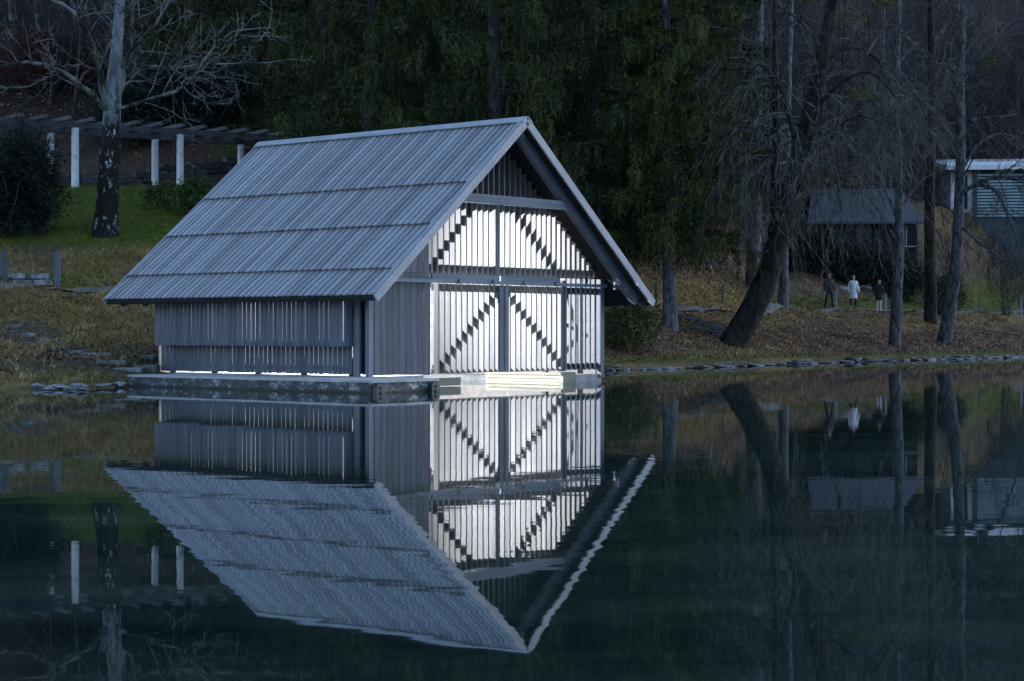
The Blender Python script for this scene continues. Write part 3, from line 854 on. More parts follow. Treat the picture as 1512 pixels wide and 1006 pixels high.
def spruce_meshes(seed, H=21, Lmax=4.4, zlow=1.8, nbr=105, nt_=44, dens=9, r0=.36, bk='inner_bark'):
    r = np.random.default_rng(seed)
    q = path([(0, 0, -.6), (r.normal() * .1, r.normal() * .1, H * .5), (0, 0, H)], 16)
    tr = trunk_mesh([(q, flare(q, r0, .03, 1.35, .7))]).mesh('trunk', M[bk], True)
    g = Geo()
    z = zlow + (H - zlow - .4) * np.linspace(0, 1, nbr) ** 1.25
    L = Lmax * (1 - z / H) ** .75 * r.uniform(.65, 1.12, nbr) + .3
    az = np.arange(nbr) * 2.399 + r.normal(size=nbr) * .4
    u = np.linspace(0, 1, 9)
    droop = r.uniform(.25, .55, nbr)
    rad = L[:, None] * u[None]
    dz = L[:, None] * (.12 * u - droop[:, None] * 1.2 * u ** 2 + .75 * droop[:, None] * u ** 3.2)
    bend = r.normal(size=nbr)[:, None] * .25 * u[None] ** 2
    P = np.stack([np.cos(az[:, None] + bend) * rad, np.sin(az[:, None] + bend) * rad, z[:, None] + dz], -1)
    g.tubes(P, np.maximum(.012, .035 * (1 - u)[None] * (L[:, None] / Lmax) + .006), 4, 1)
    # hanging side twigs
    T = r.uniform(.12, 1, (nbr, nt_))
    f = T * 8; i = np.minimum(f.astype(int), 7); fr_ = (f - i)[..., None]
    bi = np.arange(nbr)[:, None]
    B = P[bi, i] * (1 - fr_) + P[bi, i + 1] * fr_
    d = unit(P[bi, i + 1] - P[bi, i])
    sd = np.stack([-d[..., 1], d[..., 0], np.zeros_like(T)], -1)
    sgn = r.choice([-1, 1], (nbr, nt_))[..., None]
    latl = (L[:, None] * .26 * (1.12 - T) * r.uniform(.2, 1.1, T.shape))[..., None]
    hang = (r.uniform(.3, 1.35, T.shape) * np.clip(L[:, None] / 3, .35, 1.1) * (1.1 - .6 * T))[..., None]
    s0 = B; s1 = B + unit(sd * sgn + d * .6) * latl
    K = nbr * nt_
    v = np.linspace(0, 1, dens)[None, None, :, None]
    S = s0[:, :, None] + (s1 - s0)[:, :, None] * np.minimum(v * 2.2, 1) + np.array([0, 0, -1.0]) * hang[:, :, None] * np.clip(v - .12, 0, 1) ** 1.35 * 1.15
    S = S + r.normal(size=S.shape) * .025
    Dv = unit(np.gradient(S, axis=2))
    V, t_ = needles(S.reshape(-1, 3), Dv.reshape(-1, 3), 4, .17, .036, .34, r)
    g.add(V, None, t_)
    # upper sprays along the limb itself
    T2 = np.linspace(.25, 1, 14)
    B2 = np.stack([np.stack([np.interp(T2, u, P[k, :, c]) for c in range(3)], -1) for k in range(nbr)])
    D2 = unit(np.gradient(B2, axis=1)) + np.array([0, 0, .25])
    V, t_ = needles(B2.reshape(-1, 3), D2.reshape(-1, 3), 8, .2, .035, .55, r)
    g.add(V, None, t_)
    return tr, g.mesh('crown', [M['spruce'], M['twig_dark']])

def place(name, meshes, loc, rz, label, cat='tree', group=None, scale=1.0):
    t_ = empty(name, loc, rz, label, cat, group)
    t_.scale = (scale,) * 3 if not isinstance(scale, tuple) else scale
    for nm, me in meshes: obj(nm, me, t_)
    return t_

def shrub_mesh(seed, n, rx, ry, h, ln, wd, m, up=.4, base=.1, rag=.12):
    r = np.random.default_rng(seed)
    p = unit(r.normal(size=(n, 3))) * r.uniform(.35, 1, (n, 1)) ** .5
    a_ = np.arctan2(p[:, 1:2], p[:, :1])
    lump = 1 + rag * np.sin(a_ * 5 + p[:, 2:] * 9 + seed) + rag * np.sin(a_ * 11 - p[:, 2:] * 17) * p[:, 2:] + .25 * np.sin(p[:, :1] * 5 + seed) * np.cos(p[:, 1:2] * 4) + .15 * r.normal(size=(n, 1))
    p = p * lump * np.array([rx, ry, h / 2]) + np.array([0, 0, h / 2 + base])
    p = p[p[:, 2] > .02]
    D = unit(p - np.array([0, 0, h * .35])) + np.array([0, 0, up])
    V, t_ = needles(p, unit(D), 3, ln, wd, .7, r)
    return Geo().add(V, None, t_).mesh('foliage', m)

def stems_mesh(seed, n, rx, h, m, rad=.012):
    r = np.random.default_rng(seed)
    b0 = np.stack([r.normal(size=n) * rx * .25, r.normal(size=n) * rx * .25, np.full(n, -.1)], -1)
    e = b0 * 2.6 + np.stack([r.normal(size=n) * rx * .4, r.normal(size=n) * rx * .4, r.uniform(.7, 1, n) * h], -1)
    u = np.linspace(0, 1, 5)[None, :, None]
    P = b0[:, None] * (1 - u) + e[:, None] * u + r.normal(size=(n, 5, 3)) * .04
    return Geo().tubes(P, np.broadcast_to(np.linspace(rad, rad * .4, 5), (n, 5)), 4).mesh('stem', m)

# ================================================================== TREES
# --- spruces: the dark curtain behind the boathouse
SPR = [spruce_meshes(101 + k, H=h, Lmax=l, zlow=zl) for k, (h, l, zl) in enumerate([(21, 4.6, 1.6), (23, 4.9, 2.2), (19, 4.2, .9)])]
SPR.append(spruce_meshes(140, H=22, Lmax=3.3, zlow=3.1, nbr=135, bk='foot_bark', r0=.24))
def spruce(k, u, D, rz, label, sc_=1.0, group='dark spruces behind the boathouse'):
    x = (u - 756) / F * D
    a, b_ = SPR[k]
    return place('spruce_tree', [('trunk', a), ('crown', b_)], (x, D, hz(x, D) - .05), rz, label, 'spruce tree', group, sc_)
spruce(3, 990, 63.0, .3, 'spruce with grey trunk base standing just right of the boathouse eave')
spruce(1, 880, 64.5, 1.9, 'spruce hanging over the right roof slope of the boathouse')
spruce(2, 735, 61.0, 4.0, 'spruce directly behind the gable apex of the boathouse')
spruce(1, 640, 66.0, 5.1, 'spruce behind the middle of the boathouse ridge')
spruce(0, 545, 64.0, 2.6, 'spruce behind the left part of the boathouse ridge')
spruce(2, 470, 72.0, .8, 'spruce at the left edge of the dark curtain, beside the mossy clearing')
spruce(0, 930, 74.0, 3.3, 'spruce deep in the gap between the apex and the leaning tree', 1.1)
spruce(1, 800, 76.0, .5, 'tall spruce far behind the gable apex', 1.1)
spruce(2, 690, 79.0, 2.2, 'tall spruce deep behind the ridge, left of the apex', 1.15)
spruce(1, 585, 80.0, 3.9, 'tall spruce deep behind the left half of the ridge', 1.1)
spruce(3, 1040, 80.0, 5.3, 'spruce filling the dark between the boathouse and the pale straight trunk', 1.1)
spruce(2, 285, 78.0, 1.2, 'low branched spruce in the dark behind the pergola', .9)
spruce(2, 345, 83.0, 4.4, 'spruce behind the right end of the pergola', .9)
spruce(0, 405, 90.0, 2.0, 'tall dark spruce above the mossy clearing left of the ridge')
spruce(1, 225, 94.0, 3.0, 'tall dark spruce high behind the old lawn tree')
# spruce stems without low branches, on the right of the curtain
def bare_stem(u, D, rad, H, label, lean=0.0, m='foot_bark', nb=16, name='spruce_tree', cat='spruce tree', z0=5):
    x = (u - 756) / F * D
    r = np.random.default_rng(int(u))
    q = path([(0, 0, -.5), (lean * .3, 0, H * .4), (lean, 0, H)], 14)
    rr = flare(q, rad, rad * .35, 1.4, .6)
    P = q[None]; Rr = rr[None]
    c1, r1 = grow(P, Rr, nb, z0 / H, 1, .13, .5, (1.2, 1.7), -.1, 6, .12, .18, .012, r=r)
    c2, r2 = grow(c1, r1, 6, .2, 1, .45, .4, (.5, 1.1), -.1, 4, .15, .5, .008, r=r)
    fol = Geo().tubes(c1, r1, 4, 1).tubes(c2, r2, 3, 1)
    tip = c2[:, -2:].reshape(-1, 3)
    V, t_ = needles(tip, np.broadcast_to(np.array([0, 0, -1.0]), tip.shape), 5, .25, .05, .6, r)
    fol.add(V, None, t_)
    return place(name, [('trunk', trunk_mesh([(q, rr)]).mesh('trunk', M[m], True)), ('crown', fol.mesh('crown', [M['spruce'], M['twig_dark']]))], (x, D, hz(x, D) - .05), 0, label, cat)
bare_stem(1112, 85, .36, 22, 'pale grey straight spruce trunk on the bank behind the leaning tree', lean=.5)
bare_stem(1156, 84, .22, 21, 'slim grey spruce trunk right behind the leaning tree', lean=.6)

# --- the old tree on the lawn (left): dark flaking foot, pale stem, wide bare limbs
def lawn_tree():
    D = 57.0; x = (157 - 756) / F * D; z = hz(x, D)
    r = np.random.default_rng(5)
    t_ = empty('beech_tree', (x, D, z - .05), 0, 'bare old tree on the lawn with dark flaking foot and pale upper trunk', 'tree')
    px_ = D / F
    def p(u, v, dy=0.0): return ((u - 157) * px_, dy, EYE + (YH - v) * px_ - z)
    q = path([(-.05, 0, -.4), p(158, 300), p(164, 200), p(166, 150), p(170, 90, .1), p(174, 20, .2), p(176, -60, .3), p(172, -200, .4)], 24)
    rr = np.interp(np.linspace(0, 1, 24), [0, .12, .3, .42, .5, .8, 1], [.40, .34, .29, .25, .19, .11, .03]) * (1 + .45 * np.exp(-(q[:, 2] + .4) / .4))
    fork = path([p(164, 178), p(178, 120, .15), p(190, 60, .3), p(196, -40, .4)], 12)
    limb_l = path([p(160, 152, -.05), p(148, 90, -.4), p(138, 45, -.8), p(120, 18, -1.2), p(80, 5, -1.6), p(20, -30, -2)], 14)
    limb_ll = path([p(162, 160, -.1), p(140, 138, -.6), p(110, 112, -1.1), p(62, 98, -1.6), p(28, 108, -2), p(-20, 118, -2.4)], 14)
    limb_r = path([p(170, 162, -.1), p(200, 153, -.6), p(260, 145, -1.2), p(300, 132, -1.6), p(318, 92, -2.0), p(360, 58, -2.4), p(420, 62, -2.6)], 16)
    limb_r2 = path([p(173, 100, .1), p(200, 70, -.4), p(240, 40, -.9), p(262, 10, -1.2), p(290, -50, -1.5)], 12)
    limb_b = path([p(172, 80, .2), p(215, 95, .9), p(270, 85, 1.4), p(340, 80, 1.7), p(430, 70, 2)], 12)
    trunk_mesh([(q, rr)]).build('trunk', M['beech_bark'], t_, True)
    for lq, ra, rb_ in ((fork, .13, .04), (limb_l, .10, .025), (limb_ll, .10, .025), (limb_r, .06, .014), (limb_r2, .055, .015), (limb_b, .055, .012)):
        lq = lq + np.random.default_rng(len(lq)).normal(size=lq.shape) * .03
        trunk_mesh([(lq, np.linspace(ra, rb_, len(lq)))]).build('limb', M['limb_bark'], t_, True)
    tw = Geo()
    for L_p, r_p, n in ((limb_l, .07, 10), (limb_ll, .07, 11), (limb_r, .05, 13), (limb_r2, .045, 9), (limb_b, .045, 10), (fork, .08, 10), (q[12:], .1, 10)):
        P = path(L_p, 10)[None]; Rr = np.linspace(r_p, r_p * .4, 10)[None]
        c1, r1 = grow(P, Rr, n, .15, 1, .36, .5, (.5, 1.2), .03, 8, .17, .42, .014, r=r)
        c2, r2 = grow(c1, r1, 5, .15, 1, .5, .4, (.5, 1.1), .02, 6, .2, .55, .010, r=r)
        c3, r3 = grow(c2, r2, 3, .15, 1, .5, .4, (.4, 1.0), .02, 5, .2, .6, .007, r=r)
        tw.tubes(c1, r1, 4).tubes(c2, r2, 3).tubes(c3, r3, 3)
    tw.build('crown', M['twig_pale'], t_)
lawn_tree()

# --- generic bare tree, several meshes shared by the wood on the hill
def bare_tree(seed, H, r0, n1, bark_m, twig_m, up=.06, z0=.25, lev=3, lf=.34, n2=6, n3=4, rm=.009, lean=(0, 0)):
    r = np.random.default_rng(seed)
    q = path([(0, 0, -.6), (r.normal() * .2 + lean[0] * .4, r.normal() * .2, H * .35), (r.normal() * .4 + lean[0] * .8, lean[1] * .8, H * .75), (lean[0], lean[1], H)], 16)
    rr = flare(q, r0, .02, 1.4, .5)
    P = q[None]; Rr = rr[None]
    c1, r1 = grow(P, Rr, n1, z0, .97, lf, .4, (.5, 1.15), up, 9, .12, .45, rm * 1.8, r=r)
    c2, r2 = grow(c1, r1, n2, .15, 1, .45, .4, (.4, 1.0), up, 6, .16, .5, rm * 1.3, r=r)
    tw = Geo().tubes(c1, r1, 5).tubes(c2, r2, 3)
    if lev > 2:
        c3, r3 = grow(c2, r2, n3, .15, 1, .55, .4, (.4, .9), up, 5, .17, .6, rm, r=r)
        tw.tubes(c3, r3, 3)
    return [('trunk', trunk_mesh([(q, rr)]).mesh('trunk', M[bark_m], True)), ('crown', tw.mesh('crown', M[twig_m]))]
WOODS = [bare_tree(200 + k, h, .17, n, 'grey_bark', 'twig_wood', .09, z, 3, .30, 6, 4, .010) for k, (h, n, z) in enumerate([(15, 22, .25), (17, 24, .35), (13, 26, .15), (16, 20, .2)])]
THICK = [bare_tree(300 + k, h, .05, 22, 'grey_bark', 'twig_wood', .12, .04, 3, .45, 7, 4, .009) for k, h in enumerate((4.5, 6.0))]
def scatter(n, ur, Dr, meshes, name, labels, cat, group, seed, smin=.85, smax=1.2, sep=1.5, smode=False):
    r = np.random.default_rng(seed); done = []
    tries = 0
    while len(done) < n and tries < 4000:
        tries += 1
        D = r.uniform(*Dr); u = r.uniform(*ur); x = (u - 756) / F * D
        if not smode and (u > 1375 and D < 128) or not smode and (1170 < u <= 1375 and D < 116): continue
        if any((x - a) ** 2 + (D - b_) ** 2 < sep ** 2 for a, b_ in done): continue
        done.append((x, D))
        place(name, meshes[len(done) % len(meshes)], (x, D, hz(x, D) - .1), r.uniform(0, 6.28), labels, cat, group, float(r.uniform(smin, smax))).rotation_euler = (r.normal() * .06, r.normal() * .06, r.uniform(0, 6.28))
scatter(44, (1090, 1560), (98, 175), WOODS, 'bare_tree', 'slender bare tree in the leafless wood on the hillside above the cabin', 'tree', 'bare trees of the hillside wood', 1)
scatter(26, (1370, 1580), (128, 190), WOODS, 'bare_tree', 'slender bare tree standing above the white house', 'tree', 'bare trees above the white house', 11)
scatter(9, (1385, 1560), (102, 118), THICK[:1], 'bare_shrub', 'leafless shrub in front of the white house', 'shrub', 'leafless shrubs before the white house', 13, .6, 1.0, smode=True)
scatter(40, (1340, 1580), (136, 185), THICK, 'bare_shrub', 'leafless brushwood on the slope above the white house', 'shrub', 'leafless brushwood above the white house', 12, 1.2, 2.2)
scatter(24, (-30, 460), (82, 125), WOODS, 'bare_tree', 'slender bare tree in the dark wood above the pergola', 'tree', 'bare trees above the pergola', 2)
scatter(60, (1060, 1560), (98, 160), THICK, 'bare_shrub', 'leafless undergrowth shrub on the slope around the cabin', 'shrub', 'leafless shrubs of the hillside', 3)
scatter(24, (-40, 470), (76, 100), THICK, 'bare_shrub', 'leafless undergrowth shrub on the slope above the pergola', 'shrub', 'leafless shrubs above the pergola', 4)

# --- leaning weeping tree on the right bank
def weeping(name, pts, rads, D, label, seed, limbs, twig_len, bark_m='moss_bark', twig_m='twig_dark', mist=(), n2=12, n3=5, droop=-.16):
    r = np.random.default_rng(seed)
    u0, v0 = pts[0]; x, D, z = ground_hit(u0, v0); px_ = D / F
    def p(u, v, dy=0.0): return ((u - u0) * px_, dy, EYE + (YH - v) * px_ - z)
    t_ = empty(name, (x, D, z), 0, label, 'tree')
    P0 = [p(*a) for a in pts]
    P0[0] = (P0[0][0], 0, -.4)
    q = path(P0, 20)
    rr = np.interp(np.linspace(0, 1, 20), np.linspace(0, 1, len(rads)), rads)
    paths = [(q, rr)]
    tw = Geo()
    for lp in limbs:
        lq = path([p(*a) for a in lp['p']], 12)
        lr = np.linspace(lp.get('r', .08), .02, 12)
        paths.append((lq, lr))
        c1, r1 = grow(lq[None], lr[None], n2, .15, 1, twig_len * min(1, 4.0 / np.linalg.norm(np.diff(lq, axis=0), axis=1).sum()), .5, (.4, 1.3), droop, 9, .12, .4, .016, r=r)
        c2, r2 = grow(c1, r1, n3, .1, 1, .55, .4, (.3, .9), droop * .8, 6, .13, .6, .012, r=r)
        tw.tubes(c1, r1, 4).tubes(c2, r2, 3)
        c3, r3 = grow(c2, r2, 3, .2, 1, .5, .4, (.3, .9), droop * .5, 4, .15, .6, .010, r=r)
        tw.tubes(c3, r3, 3)
    c1, r1 = grow(q[None], rr[None], 16, .3, 1, .22, .5, (.6, 1.3), .02, 8, .15, .3, .015, r=r)
    c2, r2 = grow(c1, r1, 6, .2, 1, .5, .4, (.4, 1.1), droop * .5, 6, .16, .5, .009, r=r)
    tw.tubes(c1, r1, 4).tubes(c2, r2, 3)
    trunk_mesh(paths).build('trunk', M[bark_m], t_, True)
    tw.build('crown', M[twig_m], t_)
    for (mu, mv, mr, dy) in mist:
        rm_ = mr * px_
        me = shrub_mesh(int(mu), 500, rm_, rm_, rm_ * 1.8, .12, .025, M['mistletoe'], .0, -rm_ * .9)
        o = obj('mistletoe_leaves', me, t_); o.location = p(mu, mv, dy)
    return t_
weeping('leaning_tree', [(1072, 507), (1088, 496), (1108, 466), (1136, 410), (1156, 330), (1176, 250), (1198, 170), (1212, 90), (1232, 0), (1250, -120)],
        [.50, .44, .40, .37, .34, .30, .25, .21, .16, .08], 60.5, 'dark mossy tree leaning to the right out over the bank', 31,
        [dict(p=[(1160, 330), (1190, 250, -.6), (1225, 190, -1.2), (1262, 170, -1.8), (1290, 200, -2.2)], r=.09),
         dict(p=[(1180, 240), (1150, 130, -.6), (1110, 90, -1.0), (1080, 120, -1.3)], r=.07),
         dict(p=[(1200, 165), (1240, 120, -.8), (1275, 110, -1.5), (1310, 160, -2.0)], r=.08),
         dict(p=[(1210, 100), (1255, 60, .8), (1300, 70, 1.2), (1340, 130, 1.5)], r=.07),
         dict(p=[(1140, 395), (1146, 300, .3), (1150, 180, .5), (1146, 60, .6), (1150, -80, .6)], r=.22),
         dict(p=[(1178, 250), (1150, 232, -1.4), (1125, 236, -2), (1090, 262, -2.4)], r=.04)],
        .95, mist=[(1190, 8, 20, -.5), (1250, 40, 24, -.9), (1262, 155, 22, -1.2), (1310, 5, 16, .8)], n2=19, n3=7, droop=-.26)
weeping('bare_tree', [(1320, 512), (1324, 440), (1330, 360), (1326, 260), (1322, 150), (1326, 40), (1330, -120)],
        [.26, .21, .18, .16, .14, .11, .05], 73.5, 'tall tree with pale grey foot nearest the water on the right bank', 32,
        [dict(p=[(1328, 330), (1290, 250, -.6), (1250, 230, -1.2), (1225, 290, -1.6)], r=.07),
         dict(p=[(1324, 200), (1280, 140, -.8), (1245, 160, -1.4), (1230, 230, -1.8)], r=.07),
         dict(p=[(1326, 140), (1360, 90, -.6), (1400, 110, -1.2)], r=.06)],
        .6, 'grey_bark', 'twig_dark', mist=[(1290, 135, 18, -.6)], n2=17, n3=6)
weeping('bare_tree', [(1374, 478), (1374, 400), (1372, 320), (1374, 220), (1376, 120), (1374, 0), (1372, -120)],
        [.34, .28, .25, .22, .19, .15, .06], 86, 'dark upright trunk just left of the curved one on the right bank', 33,
        [dict(p=[(1374, 230), (1340, 190, .6), (1305, 215, 1.2)], r=.07),
         dict(p=[(1376, 150), (1410, 120, .8), (1450, 140, 1.3)], r=.07)],
        .6, 'moss_bark', 'twig_dark', n2=15, n3=6, droop=-.03)
weeping('curved_tree', [(1392, 504), (1406, 440), (1414, 370), (1416, 300), (1420, 200), (1416, 100), (1424, 0), (1428, -120)],
        [.33, .27, .23, .21, .19, .16, .13, .05], 78, 'tree with long arching low boughs at the far right of the bank', 34,
        [dict(p=[(1416, 290), (1436, 268, -.6), (1460, 274, -1.0), (1480, 330, -1.4), (1496, 395, -1.8)], r=.11),
         dict(p=[(1438, 270, -.6), (1470, 262, -1.2), (1515, 275, -1.8), (1560, 310, -2.2)], r=.09),
         dict(p=[(1416, 260), (1450, 205, .5), (1490, 190, .9), (1540, 215, 1.2)], r=.08),
         dict(p=[(1414, 330), (1450, 370, -.8), (1490, 400, -1.4), (1530, 440, -1.8)], r=.06),
         dict(p=[(1420, 180), (1400, 120, -.6), (1370, 150, -1.0)], r=.06),
         dict(p=[(1420, 120), (1465, 60, -.5), (1500, 20, -.8), (1540, 15, -1)], r=.09),
         dict(p=[(1418, 205), (1385, 190, -.8), (1350, 200, -1.4)], r=.05)],
        .6, 'grey_bark', 'twig_dark', mist=[(1456, 100, 17, -.5)], n2=18, n3=6, droop=-.05)
weeping('bare_tree', [(1238, 360), (1240, 300), (1236, 240), (1240, 150), (1246, 60), (1250, -60)], [.12, .1, .09, .08, .06, .03], 92,
        'slim bare tree standing in front of the dark blue cabin roof', 35,
        [dict(p=[(1238, 260), (1260, 200, -.5), (1290, 240, -.9)], r=.05), dict(p=[(1238, 230), (1210, 180, -.5), (1190, 230, -.8)], r=.05)], .7, 'moss_bark', 'twig_dark', n2=15, n3=5)

# exposed roots and stump bits on the bank beside the leaning tree
def roots():
    D = 64.5; x = (1036 - 756) / F * D
    t_ = empty('root_tangle', (x, D, 0), 0, 'tangle of exposed grey tree roots on the brown bank', 'roots')
    r = np.random.default_rng(8)
    g = Geo()
    for k in range(26):
        x0 = r.uniform(-1.0, .6); y0 = r.uniform(0, 2.6)
        a = r.uniform(-.7, .5); n = 8; L = r.uniform(.7, 1.9)
        xs = x0 + np.linspace(0, L, n) * np.cos(a) + np.cumsum(r.normal(size=n) * .04)
        ys = y0 - np.linspace(0, L, n) * .6 + np.cumsum(r.normal(size=n) * .06)
        zs = height(x + xs, D + ys) + .02 + .05 * np.sin(np.linspace(0, 3, n) * r.uniform(.5, 2)) + r.uniform(0, .1)
        g.tubes(np.stack([xs, ys, zs], -1), np.linspace(r.uniform(.018, .035), .01, n), 5)
    g.build('root', M['root'], t_, True)
roots()

# --- shrubs
def shrub(u, D, rx, h, label, m, seed, n=1500, ln=.14, wd=.05, cat='shrub', up=.4, stems='twig_dark', zoff=-.05, group=None, rag=.12):
    x = (u - 756) / F * D
    t_ = empty('shrub', (x, D, hz(x, D) + zoff), 0, label, cat, group)
    obj('foliage', shrub_mesh(seed, n, rx, rx * .8, h, ln, wd, m, up, .1, rag), t_)
    obj('stem', stems_mesh(seed, 14, rx, h * .85, M[stems]), t_)
shrub(28, 56.5, 1.15, 2.9, 'dense almost black evergreen shrub at the left edge of the lawn', M['yew'], 51, 9000, .2, .035, up=.0, rag=.3)
shrub(292, 60.0, .75, 1.25, 'loose green shrub on the lawn left of the boathouse roof', M['bush'], 52, 900, .11, .05)
shrub(238, 60.5, .6, .85, 'thin low green shrub between the tree trunk and the pergola pillar', M['bush'], 53, 380, .1, .05)
shrub(62, 79.0, 2.6, 2.4, 'wide shrub holding dead red brown leaves above the pergola', M['dry_leaf'], 54, 4200, .13, .07)
shrub(120, 80.0, 1.9, 2.0, 'smaller shrub of dead red brown leaves beside the pale trunk', M['dry_leaf'], 55, 2400, .13, .07)
shrub(452, 84.0, 1.3, 2.6, 'red brown leafed shrub at the edge of the spruces', M['dry_leaf'], 56, 1600, .13, .07)
shrub(1210, 116.0, 2.6, 3.4, 'red brown leafed shrub behind the cabin roof', M['dry_leaf'], 57, 1600, .14, .07)
shrub(1395, 96.0, 1.1, 2.1, 'dark round clipped shrub between the two right trunks', M['yew'], 58, 2500, .14, .04, up=.1)
shrub(925, 57.5, .9, 1.6, 'young spruce bush hanging low beside the boathouse corner', M['spruce'], 59, 1500, .2, .035, up=-.8)
shrub(420, 74, .9, 1.1, 'dark low shrub behind the roof end below the mossy clearing', M['bush'], 60, 900, .11, .05)

for k, (u, lab) in enumerate(((1172, 'dark hedge bush on the slope, left of the cabin corner'), (1212, 'dark hedge bush behind the bald man below the cabin'),
                              (1250, 'dark hedge bush behind the white coated woman below the cabin'), (1288, 'dark hedge bush behind the person in white trousers'),
                              (1335, 'dark hedge bush below the right end of the cabin'))):
    shrub(u, 102 + (k % 2), 1.25, 2.3, lab, M['yew'], 80 + k, 2600, .2, .05, up=.2, group='dark hedge bushes below the cabin', rag=.25)
for k, (u, D, lab) in enumerate(((188, 73, 'black green evergreen bush behind the pergola, next to the old trunk'), (236, 74, 'black green evergreen bush behind the pergola, left of the right front pillar'),
                                 (290, 74, 'black green evergreen bush behind the pergola, right of the right front pillar'), (338, 75, 'black green evergreen bush behind the pergola, next to the roof end'))):
    shrub(u, D, 1.35, 2.6, lab, M['yew'], 90 + k, 3600, .22, .045, up=.1, group='evergreen bushes behind the pergola', rag=.25)
# ================================================================== PERGOLA
per = empty('pergola', (-15.04, 64.0, 0), math.atan2(2.2, 3.23), 'long garden pergola with white round pillars and dark beams', 'pergola')
pm = Matrix.Translation((-15.04, 64.0, 0)) @ Matrix.Rotation(math.atan2(2.2, 3.23), 4, 'Z')
ZP = 8.15
for row, (y0, xs) in enumerate(((0.0, (-7.8, -3.9, 0, 3.9, 7.8)), (2.1, (-7.8, -3.9, -.1, 3.85, 7.3)))):
    for xx in xs:
        wp = pm @ Vector((xx, y0, 0)); zb = min(hz(wp.x, wp.y), ZP - 1.2) - .3
        g = Geo(); g.tubes([[(0, 0, zb - ZP), (0, 0, -.04), (0, 0, -.001)]], [[.135, .125, .13]], 14, cap=True)
        g.build('pillar', M['pillar_white'], per, True, (xx, y0, ZP))
    beam('long_beam', (-10, y0 - .0, ZP + .10), (8.9, y0 - .0, ZP + .10), .16, .20, M['pergola_wood'], per)
for k in range(23):
    xx = -9.6 + k * .83
    beam('rafter', (xx, -.75, ZP + .26), (xx, 2.85, ZP + .26), .12, .13, M['pergola_wood'], per)
wl = empty('low_stone_wall', (0, 0, 0), 0, 'low dark stone wall along the back of the lawn under the pergola', 'wall')
rw_ = random.Random(3)
for k in range(34):
    for lay in range(2):
        c = pm @ Vector((-8 + k * .52 + (lay % 2) * .24, 3.0, 0))
        zb = hz(c.x, c.y) - .05
        sx, sy, sz = rw_.uniform(.44, .52), rw_.uniform(.3, .4), rw_.uniform(.21, .25)
        key = 'wall_block_%d' % rw_.randrange(4)
        me = bpy.data.meshes.get(key)
        if me is None:
            g = Geo(); e = [rw_.uniform(-.04, .04) for _ in range(24)]
            cs = [(-.5,-.5,0),(.5,-.5,0),(.5,.5,0),(-.5,.5,0),(-.5,-.5,1),(.5,-.5,1),(.5,.5,1),(-.5,.5,1)]
            g.hexa([(a + e[3*i], b_ + e[3*i+1], c_ + e[3*i+2]) for i, (a, b_, c_) in enumerate(cs)]); me = g.mesh(key, M['wall_stone'])
        o = obj('stone', me, wl)
        o.location = (c.x, c.y, zb + lay * .23); o.scale = (sx, sy, sz); o.rotation_euler = (0, 0, math.atan2(2.2, 3.23) + rw_.uniform(-.05, .05))

# ================================================================== STEPS, POSTS, STONES
st = empty('garden_steps', at(50, 425, 52.3), 0, 'short flight of grey stone steps between two wooden posts on the bank', 'steps')
for k, (u0, u1, v, dd) in enumerate(((32, 88, 424.5, 0), (20, 80, 414, .38), (10, 70, 404, .76))):
    D = 52.3 + dd; p0 = at(u0, v, D); p1 = at(u1, v, D)
    wdt = (p1[0] - p0[0]) / 2
    for j in range(2):
        g = Geo(); r_ = random.Random(k * 5 + j)
        x0 = p0[0] + j * wdt + .006 - st.location.x; x1 = p0[0] + (j + 1) * wdt - .006 - st.location.x
        y0 = D - .12 - st.location.y; zt = p0[2] - st.location.z + r_.uniform(-.012, .012)
        g.hexa([(x0, y0, zt - .145), (x1, y0, zt - .145), (x1, y0 + .5, zt - .145), (x0, y0 + .5, zt - .145),
                (x0 + .01, y0 + .02, zt), (x1 - .01, y0 + .02, zt + r_.uniform(-.01, .01)), (x1, y0 + .5, zt), (x0, y0 + .5, zt)])
        g.box((x0, y0 + .10, zt - .5), (x1, y0 + .48, zt - .148))
        g.build('step', M['step_stone'], st)
def post(u, v0, v1, D, wd, label, m='wall_wood', group=None, cat='post', lean=0.0):
    p = ground_hit(u, v0); D = p[1]; h = (v0 - v1) / F * D
    zg = hz(p[0], D); base = min(p[2], zg) - .15
    o = beam('wooden_post', (p[0], D, base), (p[0] + lean, D, p[2] + h), wd, wd, M[m], None, up=(0, 1, 0))
    # bevelled head
    return tag(o, label, cat, group)
post(7, 421, 370, 51.6, .14, 'square wooden post at the left end of the garden steps', 'wall_wood')
post(85, 424, 373, 52.0, .14, 'square wooden post at the right end of the garden steps', 'wall_wood')
pl = empty('handrail', at(3, 388, 51.6), 0, 'wooden rail running left from the post by the garden steps', 'handrail')
q = at(3, 388, 51.6); q2 = at(-120, 396, 50.6)
beam('rail', (-.02, 0, 0), (q2[0] - q[0], q2[1] - q[1], q2[2] - q[2]), .05, .12, M['wall_wood'], pl)
beam('rail', (-.02, 0, -.28), (q2[0] - q[0], q2[1] - q[1], q2[2] - q[2] - .28), .05, .12, M['wall_wood'], pl)
